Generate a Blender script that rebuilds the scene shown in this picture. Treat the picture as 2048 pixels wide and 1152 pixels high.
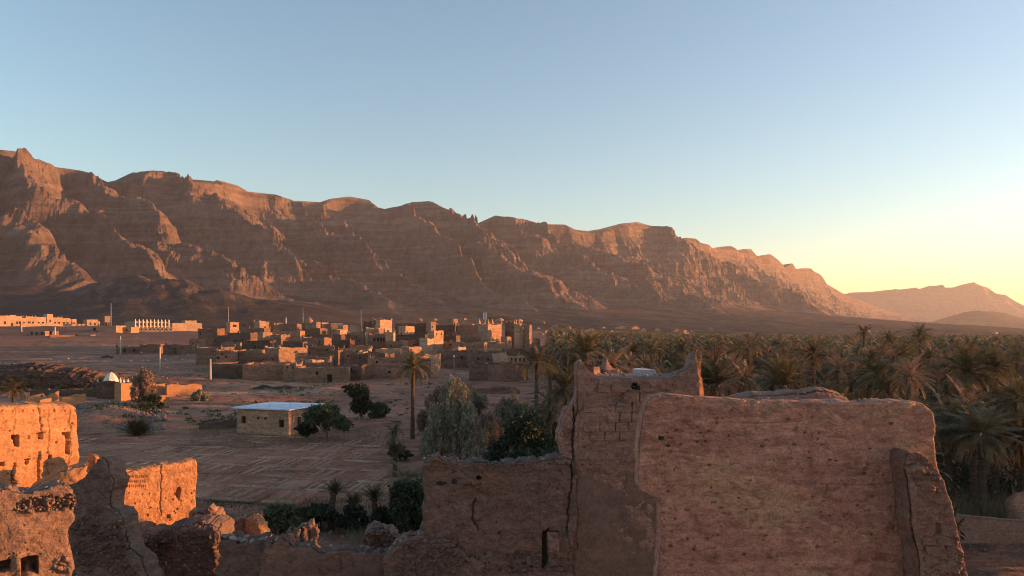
import bpy, math, random
import numpy as np
from mathutils import Vector, Matrix

SC = bpy.context.scene
COL = SC.collection
for o_ in list(bpy.data.objects):
    bpy.data.objects.remove(o_)

# ------------------------------------------------------------------ camera, sky, sun, exposure
EYE = 12.0            # metres above the fields: the photograph is taken from a roof
FOC, HOR = 1500.0, 665.0
SUN_AZ, SUN_EL = math.radians(83), math.radians(5.2)

cam_d = bpy.data.cameras.new('camera')
cam = bpy.data.objects.new('camera', cam_d)
COL.objects.link(cam)
cam.location = (0, 0, EYE)
cam.rotation_euler = (math.radians(90), 0, 0)
cam_d.sensor_width = 36
cam_d.lens = 36 * FOC / 2048
cam_d.shift_y = (HOR - 576) / 2048
cam_d.clip_start = 0.1
cam_d.clip_end = 60000
SC.camera = cam

world = bpy.data.worlds.new('World')
SC.world = world
world.use_nodes = True
wn = world.node_tree
wn.nodes.clear()
w_out = wn.nodes.new('ShaderNodeOutputWorld')
w_bg = wn.nodes.new('ShaderNodeBackground')
w_sky = wn.nodes.new('ShaderNodeTexSky')
w_sky.sky_type = 'NISHITA'
w_sky.sun_disc = False
w_sky.sun_elevation = SUN_EL
w_sky.sun_rotation = SUN_AZ
w_sky.altitude = 900
w_sky.air_density = 1.2
w_sky.dust_density = 0.9
w_sky.ozone_density = 1.95
w_bg.inputs[1].default_value = 0.15
wn.links.new(w_sky.outputs[0], w_bg.inputs[0])
wn.links.new(w_bg.outputs[0], w_out.inputs[0])

sun_d = bpy.data.lights.new('sun', 'SUN')
sun_d.energy = 5.0
sun_d.angle = math.radians(0.53)
sun_d.color = (1.0, 0.41, 0.125)
sun = bpy.data.objects.new('sun', sun_d)
COL.objects.link(sun)
sdir = Vector((math.sin(SUN_AZ) * math.cos(SUN_EL), math.cos(SUN_AZ) * math.cos(SUN_EL), math.sin(SUN_EL)))
sun.rotation_euler = (-sdir).to_track_quat('-Z', 'Y').to_euler()
sun.location = (300, 100, 300)

SC.view_settings.view_transform = 'Standard'
SC.view_settings.look = 'None'
SC.view_settings.gamma = 1
SC.view_settings.use_curve_mapping = False
SC.view_settings.exposure = 1.37
SC.render.engine = 'CYCLES'
SC.cycles.use_denoising = True
SC.cycles.filter_width = 1.05
SC.cycles.max_bounces = 5
SC.cycles.diffuse_bounces = 3
SC.cycles.volume_bounces = 1
SC.cycles.transparent_max_bounces = 4

# ------------------------------------------------------------------ helpers
def P(px, py, Y):
    """point seen at pixel px, py of the 2048-wide photograph at distance Y"""
    return ((px - 1024) / FOC * Y, Y, EYE + (HOR - py) / FOC * Y)

def _h(i, j, k, s):
    n = (i * 374761393 + j * 668265263 + k * 1274126177 + s * 362437) & 0x7fffffff
    n = ((n ^ (n >> 13)) * 1103515245) & 0x7fffffff
    n = ((n ^ (n >> 15)) * 362436069) & 0x7fffffff
    return ((n ^ (n >> 12)) & 0xfffff) / 1048575.0 * 2 - 1

def vn(x, y, z=0.0, seed=0):
    x, y, z = np.broadcast_arrays(np.asarray(x, float), np.asarray(y, float), np.asarray(z, float))
    xi, yi, zi = np.floor(x), np.floor(y), np.floor(z)
    fx, fy, fz = x - xi, y - yi, z - zi
    xi, yi, zi = xi.astype(np.int64), yi.astype(np.int64), zi.astype(np.int64)
    fx, fy, fz = [f * f * f * (f * (f * 6 - 15) + 10) for f in (fx, fy, fz)]
    r = 0
    for a in (0, 1):
        wa = fx if a else 1 - fx
        for b in (0, 1):
            wb = fy if b else 1 - fy
            for c in (0, 1):
                wc = fz if c else 1 - fz
                r = r + _h(xi + a, yi + b, zi + c, seed) * wa * wb * wc
    return r

def fbm(x, y, z=0.0, seed=0, octv=4, gain=0.5):
    r, a, f = 0, 1.0, 1.0
    for o in range(octv):
        r = r + a * vn(x * f, y * f, np.asarray(z) * f, seed + o * 17)
        a *= gain
        f *= 2.03
    return r

def sstep(a, b, x):
    t = np.clip((np.asarray(x, float) - a) / (b - a), 0, 1)
    return t * t * (3 - 2 * t)

def mesh_np(name, verts, quads=None, tris=None, smooth=True, ngons=None):
    me = bpy.data.meshes.new(name)
    verts = np.asarray(verts, dtype=np.float32).reshape(-1, 3)
    loops, totals = [], []
    if quads is not None and len(quads):
        q = np.asarray(quads, dtype=np.int32).reshape(-1, 4)
        loops.append(q.ravel()); totals.append(np.full(len(q), 4, np.int32))
    if tris is not None and len(tris):
        t = np.asarray(tris, dtype=np.int32).reshape(-1, 3)
        loops.append(t.ravel()); totals.append(np.full(len(t), 3, np.int32))
    for g in (ngons or []):
        loops.append(np.asarray(g, dtype=np.int32)); totals.append(np.array([len(g)], np.int32))
    loops = np.concatenate(loops); totals = np.concatenate(totals)
    starts = np.concatenate([[0], np.cumsum(totals)[:-1]]).astype(np.int32)
    me.vertices.add(len(verts)); me.vertices.foreach_set('co', verts.ravel())
    me.loops.add(len(loops)); me.loops.foreach_set('vertex_index', loops)
    me.polygons.add(len(totals))
    me.polygons.foreach_set('loop_start', starts)
    me.polygons.foreach_set('loop_total', totals)
    me.polygons.foreach_set('use_smooth', np.full(len(totals), bool(smooth)))
    me.update(calc_edges=True)
    me.validate()
    return me

def link(name, me, mat=None, parent=None, loc=None, rotz=None, scale=None, **tags):
    o = bpy.data.objects.new(name, me)
    COL.objects.link(o)
    if mat is not None and me is not None and len(me.materials) == 0:
        me.materials.append(mat)
    if parent is not None:
        o.parent = parent
    if loc is not None:
        o.location = loc
    if rotz is not None:
        o.rotation_euler = (0, 0, rotz)
    if scale is not None:
        o.scale = scale
    for k, v in tags.items():
        if v is not None:
            o[k] = v
    return o

def thing(name, label, cat, loc=(0, 0, 0), rotz=0, group=None):
    return link(name, None, loc=loc, rotz=rotz, label=label, category=cat, group=group, kind='thing')

class MB:
    """collects boxes, tubes and faces into ONE mesh"""
    def __init__(s):
        s.v, s.q, s.t, s.n = [], [], [], 0
    def add(s, v, q=(), t=()):
        v = np.asarray(v, float).reshape(-1, 3)
        if len(q): s.q.append(np.asarray(q, int).reshape(-1, 4) + s.n)
        if len(t): s.t.append(np.asarray(t, int).reshape(-1, 3) + s.n)
        s.v.append(v); s.n += len(v)
    def box(s, c, d, rot=0.0, taper=1.0, jit=0.0, rng=None):
        x, y, z = d[0] / 2, d[1] / 2, d[2]
        v = np.array([[a * x * (taper if k else 1), b * y * (taper if k else 1), k * z] for k in (0, 1) for b in (-1, 1) for a in (-1, 1)])
        if jit and rng is not None:
            v = v + np.array([[rng.uniform(-jit, jit) for _ in range(3)] for _ in range(8)])
        cr, sr = math.cos(rot), math.sin(rot)
        v = np.stack([v[:, 0] * cr - v[:, 1] * sr + c[0], v[:, 0] * sr + v[:, 1] * cr + c[1], v[:, 2] + c[2]], 1)
        s.add(v, [[0, 2, 3, 1], [4, 5, 7, 6], [0, 1, 5, 4], [1, 3, 7, 5], [3, 2, 6, 7], [2, 0, 4, 6]])
    def tube(s, pts, rad, n=8, cap=True):
        pts = np.asarray(pts, float)
        m = len(pts)
        rad = np.broadcast_to(np.asarray(rad, float), (m,))
        V = []
        for i in range(m):
            d = pts[min(i + 1, m - 1)] - pts[max(i - 1, 0)]
            d = d / (np.linalg.norm(d) + 1e-9)
            a = np.cross(d, [0, 0, 1.0] if abs(d[2]) < .9 else [1.0, 0, 0]); a /= np.linalg.norm(a)
            b = np.cross(d, a)
            for k in range(n):
                t = 2 * math.pi * k / n
                V.append(pts[i] + rad[i] * (a * math.cos(t) + b * math.sin(t)))
        q = [[i * n + k, i * n + (k + 1) % n, (i + 1) * n + (k + 1) % n, (i + 1) * n + k] for i in range(m - 1) for k in range(n)]
        t = []
        if cap:
            V.append(pts[-1]); V.append(pts[0])
            t = [[(m - 1) * n + k, (m - 1) * n + (k + 1) % n, m * n] for k in range(n)] + [[(k + 1) % n, k, m * n + 1] for k in range(n)]
        s.add(V, q, t)
    def mesh(s, name, smooth=False):
        return mesh_np(name, np.concatenate(s.v), np.concatenate(s.q) if s.q else None, np.concatenate(s.t) if s.t else None, smooth)
    def build(s, name, mat, parent=None, smooth=False, **tags):
        return link(name, s.mesh(name, smooth), mat, parent, **tags)

# ------------------------------------------------------------------ materials
def nt(name):
    m = bpy.data.materials.new(name)
    m.use_nodes = True
    t = m.node_tree
    t.nodes.clear()
    out = t.nodes.new('ShaderNodeOutputMaterial')
    b = t.nodes.new('ShaderNodeBsdfPrincipled')
    b.inputs['Roughness'].default_value = 0.95
    b.inputs['Specular IOR Level'].default_value = 0.15
    t.links.new(b.outputs[0], out.inputs[0])
    return m, t, b

def N(t, kind, **kw):
    n = t.nodes.new(kind)
    for k, v in kw.items():
        if k in n.inputs:
            n.inputs[k].default_value = v
        else:
            setattr(n, k, v)
    return n

def tex(t, co, scale, detail=5, rough=0.6, stretch=None, kind='noise', dist=0.0):
    src = co
    if stretch:
        mp = t.nodes.new('ShaderNodeMapping')
        mp.inputs['Scale'].default_value = stretch
        t.links.new(co, mp.inputs['Vector'])
        src = mp.outputs[0]
    if kind == 'noise':
        n = N(t, 'ShaderNodeTexNoise', Scale=scale, Detail=detail, Roughness=rough, Distortion=dist)
        t.links.new(src, n.inputs['Vector'])
        return n.outputs['Fac']
    n = N(t, 'ShaderNodeTexVoronoi', Scale=scale)
    t.links.new(src, n.inputs['Vector'])
    return n.outputs['Distance']

def ramp(t, fac, stops):
    r = t.nodes.new('ShaderNodeValToRGB')
    el = r.color_ramp.elements
    while len(el) < len(stops):
        el.new(0.5)
    for e, (p, c) in zip(el, stops):
        e.position = p
        e.color = (c, c, c, 1) if not isinstance(c, tuple) else (*c, 1)
    t.links.new(fac, r.inputs[0])
    return r.outputs[0]

def mix(t, fac, a, b, mode='MIX'):
    m = t.nodes.new('ShaderNodeMix')
    m.data_type = 'RGBA'
    m.blend_type = mode
    for sock, val in ((0, fac), (6, a), (7, b)):
        if isinstance(val, (int, float)):
            m.inputs[sock].default_value = val
        elif isinstance(val, tuple):
            m.inputs[sock].default_value = (*val, 1)
        else:
            t.links.new(val, m.inputs[sock])
    return m.outputs[2]

def math_n(t, op, a, b=0.0, c=None):
    m = t.nodes.new('ShaderNodeMath')
    m.operation = op
    for i, v in enumerate((a, b) if c is None else (a, b, c)):
        if isinstance(v, (int, float)):
            m.inputs[i].default_value = v
        else:
            t.links.new(v, m.inputs[i])
    return m.outputs[0]

def bump(t, b, h, strength, dist):
    n = t.nodes.new('ShaderNodeBump')
    n.inputs['Strength'].default_value = strength
    n.inputs['Distance'].default_value = dist
    t.links.new(h, n.inputs['Height'])
    t.links.new(n.outputs[0], b.inputs['Normal'])
    return n

def geo_co(t):
    return t.nodes.new('ShaderNodeNewGeometry').outputs['Position']

def obj_rand(t):
    return t.nodes.new('ShaderNodeObjectInfo').outputs['Random']

def mud_mat(name, c1, c2, c3, s=1.0, layer=0.5, pits=0.5, pebb=0.15, bstr=0.6, bdist=0.03, vary=0.0, patch=(.52, .66), mottle=.55):
    """rammed earth: broad stains, patches of another clay, horizontal lifts, pits and pale grit"""
    m, t, b = nt(name)
    co = geo_co(t)
    base = mix(t, ramp(t, tex(t, co, 0.5 * s, 4), [(.35, 0.0), (.65, 1.0)]), c1, c2)
    base = mix(t, ramp(t, tex(t, co, 0.33 * s, 7, .7, (1, 1, 1.7), dist=.4), [(patch[0], 0.0), (patch[1], 1.0)]), base, c3)
    lay = tex(t, co, 1.2 * s, 5, .65, (.25, .25, 3.2))
    base = mix(t, layer, base, mix(t, ramp(t, lay, [(.4, 0.0), (.6, 1.0)]), tuple(x * .72 for x in c1), tuple(min(1, x * 1.22) for x in c2)))
    grain = tex(t, co, 26 * s, 6, .75)
    base = mix(t, 0.75, base, ramp(t, grain, [(.3, .45), (.7, 1.35)]), 'MULTIPLY')
    mid = tex(t, co, 5 * s, 6, .7)
    base = mix(t, 0.6, base, ramp(t, mid, [(.3, .6), (.7, 1.25)]), 'MULTIPLY')
    mo = tex(t, co, 3.1 * s, 8, .78, (1, 1, 2.3), dist=.8)
    base = mix(t, mottle, base, ramp(t, mo, [(.40, .42), (.5, .95), (.62, 1.4)]), 'MULTIPLY')
    vor = tex(t, co, 11 * s, kind='voronoi')
    base = mix(t, math_n(t, 'MULTIPLY', ramp(t, vor, [(.05, 1.0), (.16, 0.0)]), math_n(t, 'MULTIPLY', ramp(t, tex(t, co, 2.1 * s, 2), [(.5, 0.0), (.62, 1.0)]), pits)), base, tuple(x * .3 for x in c1))
    vor2 = tex(t, co, 17 * s, kind='voronoi')
    base = mix(t, math_n(t, 'MULTIPLY', ramp(t, vor2, [(.08, 1.0), (.13, 0.0)]), math_n(t, 'MULTIPLY', ramp(t, tex(t, co, 3.3 * s, 3), [(.56, 0.0), (.6, 1.0)]), pebb)), base, (.5, .42, .36))
    if vary:
        r = ramp(t, obj_rand(t), [(0.0, 1 - vary), (1.0, 1 + vary)])
        base = mix(t, 1.0, base, r, 'MULTIPLY')
    t.links.new(base, b.inputs['Base Color'])
    h = math_n(t, 'ADD', math_n(t, 'MULTIPLY', mid, 1.0), math_n(t, 'MULTIPLY', grain, .45))
    h = math_n(t, 'ADD', h, math_n(t, 'MULTIPLY', mo, 1.1))
    h = math_n(t, 'ADD', h, math_n(t, 'MULTIPLY', ramp(t, vor, [(.05, 0.0), (.2, 1.0)]), .35))
    bump(t, b, h, bstr, bdist)
    return m

M = {}
M['wall_big'] = mud_mat('red_rammed_earth', (.41, .195, .14), (.46, .235, .165), (.49, .30, .175), s=1.6, layer=.35, pits=.8, pebb=.6, bstr=.8, bdist=.018, patch=(.5, .58), mottle=.62)
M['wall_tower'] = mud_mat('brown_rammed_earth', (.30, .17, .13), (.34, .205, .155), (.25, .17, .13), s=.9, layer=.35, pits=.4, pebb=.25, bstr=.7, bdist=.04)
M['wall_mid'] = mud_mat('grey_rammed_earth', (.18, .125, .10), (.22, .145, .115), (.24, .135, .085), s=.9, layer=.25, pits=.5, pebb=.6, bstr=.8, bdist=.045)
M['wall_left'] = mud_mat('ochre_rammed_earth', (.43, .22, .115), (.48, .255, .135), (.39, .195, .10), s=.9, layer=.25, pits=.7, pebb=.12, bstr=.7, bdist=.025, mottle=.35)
M['wall_rough'] = mud_mat('rubbly_earth', (.29, .18, .135), (.34, .215, .16), (.25, .165, .135), s=1.4, layer=.15, pits=.35, pebb=.9, bstr=1.0, bdist=.04, mottle=.5)
M['coping'] = mud_mat('weathered_coping', (.35, .19, .14), (.40, .23, .17), (.42, .28, .21), s=2, layer=.1, pits=.6, pebb=.6, bstr=1.0, bdist=.05)
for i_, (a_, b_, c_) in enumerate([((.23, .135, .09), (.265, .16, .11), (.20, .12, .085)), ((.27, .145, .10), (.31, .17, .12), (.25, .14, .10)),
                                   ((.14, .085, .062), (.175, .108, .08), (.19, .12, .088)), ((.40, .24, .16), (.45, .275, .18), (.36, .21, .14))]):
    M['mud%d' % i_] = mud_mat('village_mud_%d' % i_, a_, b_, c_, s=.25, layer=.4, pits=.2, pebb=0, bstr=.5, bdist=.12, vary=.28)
M['plaster'] = mud_mat('pale_plaster', (.42, .275, .185), (.47, .315, .215), (.38, .245, .165), s=.2, layer=.1, pits=0, pebb=0, bstr=.2, bdist=.05, vary=.1)
M['white'] = mud_mat('limewash', (.72, .68, .62), (.78, .74, .68), (.66, .62, .56), s=.6, layer=.1, pits=0, pebb=0, bstr=.3, bdist=.03)
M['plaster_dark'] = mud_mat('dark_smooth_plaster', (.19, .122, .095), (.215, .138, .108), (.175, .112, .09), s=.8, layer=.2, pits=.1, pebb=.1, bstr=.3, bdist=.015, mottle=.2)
M['concrete'] = mud_mat('grey_concrete', (.42, .41, .42), (.47, .46, .47), (.38, .37, .37), s=1.5, layer=.1, pits=.2, pebb=0, bstr=.3, bdist=.02)

def flat_mat(name, c, rough=.9, vary=0.0, noise=0.25, scale=6, spec=.15):
    m, t, b = nt(name)
    b.inputs['Roughness'].default_value = rough
    b.inputs['Specular IOR Level'].default_value = spec
    co = geo_co(t)
    base = mix(t, 1.0, c, ramp(t, tex(t, co, scale, 4), [(.3, 1 - noise), (.7, 1 + noise)]), 'MULTIPLY')
    if vary:
        base = mix(t, 1.0, base, ramp(t, obj_rand(t), [(0.0, 1 - vary), (1.0, 1 + vary)]), 'MULTIPLY')
    t.links.new(base, b.inputs['Base Color'])
    return m

M['dark'] = flat_mat('near_black', (.035, .028, .024))  # in house openings this black stands for the unlit inside
M['roofmud'] = flat_mat('mud_roof', (.22, .15, .12))
M['post'] = flat_mat('pale_post', (.50, .42, .36), noise=.1)
M['metal'] = flat_mat('grey_metal', (.30, .29, .29), .5, spec=.4)
M['stone'] = flat_mat('field_stone', (.26, .20, .17), vary=.4, noise=.3, scale=14)
M['paintwhite'] = flat_mat('white_paint', (.72, .74, .78), .6, noise=.1)
M['roofwhite'] = flat_mat('white_roof_sheet', (.60, .66, .76), .6, noise=.12, scale=1.2)
M['bark'] = mud_mat('palm_bark', (.10, .072, .052), (.14, .10, .07), (.08, .055, .04), s=3, layer=.6, pits=.6, pebb=0, bstr=1.0, bdist=.05)
M['wood'] = flat_mat('grey_branch', (.16, .125, .10), noise=.3, scale=10)

def leaf_mat(name, c, c2, vary=.3, tr=.25):
    m, t, b = nt(name)
    out = [n for n in t.nodes if n.type == 'OUTPUT_MATERIAL'][0]
    b.inputs['Roughness'].default_value = .6
    b.inputs['Specular IOR Level'].default_value = .25
    co = geo_co(t)
    base = mix(t, ramp(t, tex(t, co, .9, 3), [(.4, 0.0), (.6, 1.0)]), c, c2)
    isl = t.nodes.new('ShaderNodeNewGeometry').outputs['Random Per Island']
    base = mix(t, 1.0, base, ramp(t, isl, [(0.0, .7), (1.0, 1.3)]), 'MULTIPLY')
    base = mix(t, 1.0, base, ramp(t, obj_rand(t), [(0.0, 1 - vary), (1.0, 1 + vary)]), 'MULTIPLY')
    t.links.new(base, b.inputs['Base Color'])
    tl = t.nodes.new('ShaderNodeBsdfTranslucent')
    t.links.new(base, tl.inputs[0])
    ms = t.nodes.new('ShaderNodeMixShader')
    ms.inputs[0].default_value = tr
    t.links.new(b.outputs[0], ms.inputs[1]); t.links.new(tl.outputs[0], ms.inputs[2])
    t.links.new(ms.outputs[0], out.inputs[0])
    return m

M['frond'] = leaf_mat('palm_green', (.08, .078, .034), (.19, .14, .068))
M['frond_dry'] = leaf_mat('palm_dry', (.26, .165, .10), (.20, .13, .08))
M['tamarisk'] = leaf_mat('tamarisk_feathery', (.21, .195, .135), (.27, .225, .16), .2)
M['pinkish'] = leaf_mat('tamarisk_rosy', (.30, .20, .15), (.24, .17, .12), .15)
M['olive'] = leaf_mat('olive_green', (.07, .082, .04), (.10, .11, .055), .15)
M['darkleaf'] = leaf_mat('dark_evergreen', (.032, .042, .024), (.05, .058, .032), .15)
M['grass'] = leaf_mat('dry_grass', (.17, .16, .08), (.22, .18, .11), .1)
# ------------------------------------------------------------------ terrain
def G(x, y):
    """height of the land, no fine relief"""
    x = np.asarray(x, float); y = np.asarray(y, float)
    yy = np.maximum(y, 1.0)
    a = x / yy
    w = sstep(.38, -.22, a) * (y > 0)
    z = 12.0 * sstep(250, 700, y) * w + .018 * np.maximum(y - 700, 0) * w * sstep(.38, -.1, a)
    z = z + .0006 * np.maximum(y - 700, 0) * (a < .8)
    z = z + 5.0 * sstep(610, 700, y) * sstep(-.50, -.56, a)
    z = z + 3.0 * np.exp(-((x + 50) / 110) ** 2 - ((y - 300) / 120) ** 2)
    # dark bank on the left behind the shrine, rubble heap in front of it
    z = z + 3.4 * np.exp(-((x + 104) / 34) ** 2 - ((y - 160) / 5.5) ** 2)
    z = z + 1.9 * np.exp(-((x + 53) / 5.5) ** 2 - ((y - 99) / 5) ** 2)
    z = z + 1.2 * np.exp(-((x + 62) / 7) ** 2 - ((y - 112) / 5) ** 2)
    z = z + 1.3 * np.exp(-((x + 35) / 9) ** 2 - ((y - 143) / 7) ** 2)
    # sunken strip under the field, ground by the right hand wall
    z = z - .5 * np.exp(-((y - 49) / 3.5) ** 2) * sstep(0, -8, x) * (x > -60)
    z = z + .5 * sstep(20, 24, x) * sstep(52, 40, y) * (y > 0)
    return z

def G1(x, y):
    return float(G(x, y))

def build_ground():
    th = np.concatenate([np.linspace(-math.pi, math.radians(-47), 24, endpoint=False),
                         np.linspace(math.radians(-47), math.radians(47), 560, endpoint=False),
                         np.linspace(math.radians(47), math.pi, 25)])[:-1]
    r = np.concatenate([[1.0], np.geomspace(8, 14000, 330)])
    R, T = np.meshgrid(r, th, indexing='ij')
    X, Y = R * np.sin(T), R * np.cos(T)
    Z = G(X, Y)
    field = sstep(0, -4, X) * sstep(52, 56, Y) * sstep(92, 88, Y) * sstep(-58, -52, X)
    rel = (1 - field * .93) * np.clip(Y / 60, .3, 1)
    Z = Z + rel * (.28 * fbm(X / 14, Y / 14, seed=3, octv=3) + .12 * fbm(X / 2.5, Y / 2.5, seed=5, octv=3))
    Z = Z + np.where(Y > 100, .55 * np.abs(fbm(X / 22, Y / 12, seed=9, octv=4)) * sstep(100, 180, Y) * sstep(650, 350, Y), 0) * sstep(.1, -.2, X / np.maximum(Y, 1))
    Z = Z + np.where(R > 600, .8 * fbm(X / 70, Y / 70, seed=12, octv=4), 0)
    nr, na = R.shape
    i = np.arange(nr - 1)[:, None]; j = np.arange(na)[None, :]; j2 = (j + 1) % na
    q = np.stack([i * na + j, (i + 1) * na + j, (i + 1) * na + j2, i * na + j2], -1).reshape(-1, 4)
    me = mesh_np('ground', np.stack([X, Y, Z], -1), q[:, ::-1])
    m, t, b = nt('desert_soil')
    co = geo_co(t)
    base = mix(t, ramp(t, tex(t, co, .035, 6, .6), [(.4, 0.0), (.6, 1.0)]), (.32, .138, .082), (.38, .178, .11))
    base = mix(t, ramp(t, tex(t, co, .012, 7, .65, (1, 3.2, 1), dist=1.0), [(.52, 0.0), (.6, 1.0)]), base, (.40, .24, .16))
    base = mix(t, math_n(t, 'MULTIPLY', ramp(t, tex(t, co, .22, 8, .75, (1, 1.6, 1)), [(.54, 0.0), (.6, 1.0)]), .7), base, (.095, .075, .055))
    base = mix(t, .8, base, ramp(t, tex(t, co, 1.6, 8, .75), [(.3, .55), (.7, 1.4)]), 'MULTIPLY')
    base = mix(t, .75, base, ramp(t, tex(t, co, .09, 9, .78, (1, 1.8, 1), dist=.5), [(.38, .45), (.5, 1.0), (.62, 1.3)]), 'MULTIPLY')
    sp = tex(t, co, 2.2, kind='voronoi')
    base = mix(t, math_n(t, 'MULTIPLY', ramp(t, sp, [(.06, 1.0), (.12, 0.0)]), ramp(t, tex(t, co, .3, 3), [(.55, 0.0), (.62, .8)])), base, (.42, .34, .29))
    sy = N(t, 'ShaderNodeSeparateXYZ'); t.links.new(co, sy.inputs[0])
    far = ramp(t, math_n(t, 'MULTIPLY', sy.outputs['Y'], .001), [(.18, 0.0), (.7, .85)])
    base = mix(t, far, base, mix(t, ramp(t, tex(t, co, .006, 7, .7, (1, 2.2, 1)), [(.42, 0.0), (.6, 1.0)]), (.10, .06, .042), (.15, .093, .065)))  # distant plain darkened too: its missing sun is put into the colour
    t.links.new(base, b.inputs['Base Color'])
    h = math_n(t, 'ADD', tex(t, co, 1.1, 8, .7), math_n(t, 'MULTIPLY', tex(t, co, .12, 6, .6), 3.0))
    bump(t, b, h, .9, .45)
    link('ground', me, m, kind='structure')

build_ground()

# ------------------------------------------------------------------ mountains
def rock_mat(name, c1, c2, cband):
    m, t, b = nt(name)
    co = geo_co(t)
    base = mix(t, ramp(t, tex(t, co, .0045, 7, .65), [(.42, 0.0), (.58, 1.0)]), c1, c2)
    st = tex(t, co, .02, 4, .6, (.10, .10, 2.6), dist=.6)
    base = mix(t, math_n(t, 'MULTIPLY', ramp(t, st, [(.5, 0.0), (.58, 1.0)]), .7), base, cband)
    # gravel on gentle slopes below the cliffs, darkened in colour for their missing sun
    sx = N(t, 'ShaderNodeSeparateXYZ'); t.links.new(t.nodes.new('ShaderNodeNewGeometry').outputs['Normal'], sx.inputs[0])
    fl = math_n(t, 'ADD', sx.outputs['Z'], math_n(t, 'MULTIPLY', math_n(t, 'SUBTRACT', tex(t, co, .012, 6, .6), .5), .12))
    grav_shade = mix(t, ramp(t, tex(t, co, .006, 7, .7, (1, 2.2, 1)), [(.42, 0.0), (.6, 1.0)]), (.055, .042, .037), (.095, .07, .058))
    base = mix(t, ramp(t, fl, [(.84, 0.0), (.95, .95)]), base, grav_shade)
    base = mix(t, .7, base, ramp(t, tex(t, co, .03, 10, .75), [(.35, .45), (.65, 1.5)]), 'MULTIPLY')
    t.links.new(base, b.inputs['Base Color'])
    h = math_n(t, 'ADD', tex(t, co, .03, 13, .78), math_n(t, 'MULTIPLY', tex(t, co, .03, 6, .7, (.35, .35, 3.0)), .5))
    bump(t, b, h, 1.0, 22.0)
    return m

M['rock'] = rock_mat('bare_rock', (.165, .112, .09), (.215, .145, .113), (.29, .195, .15))

QX = [0, .08, .24, .275, .50, .545, .70, .725, .88, .925, 1.0]
QG = [0, .025, .12, .185, .34, .43, .565, .62, .775, .955, 1.0]

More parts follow.
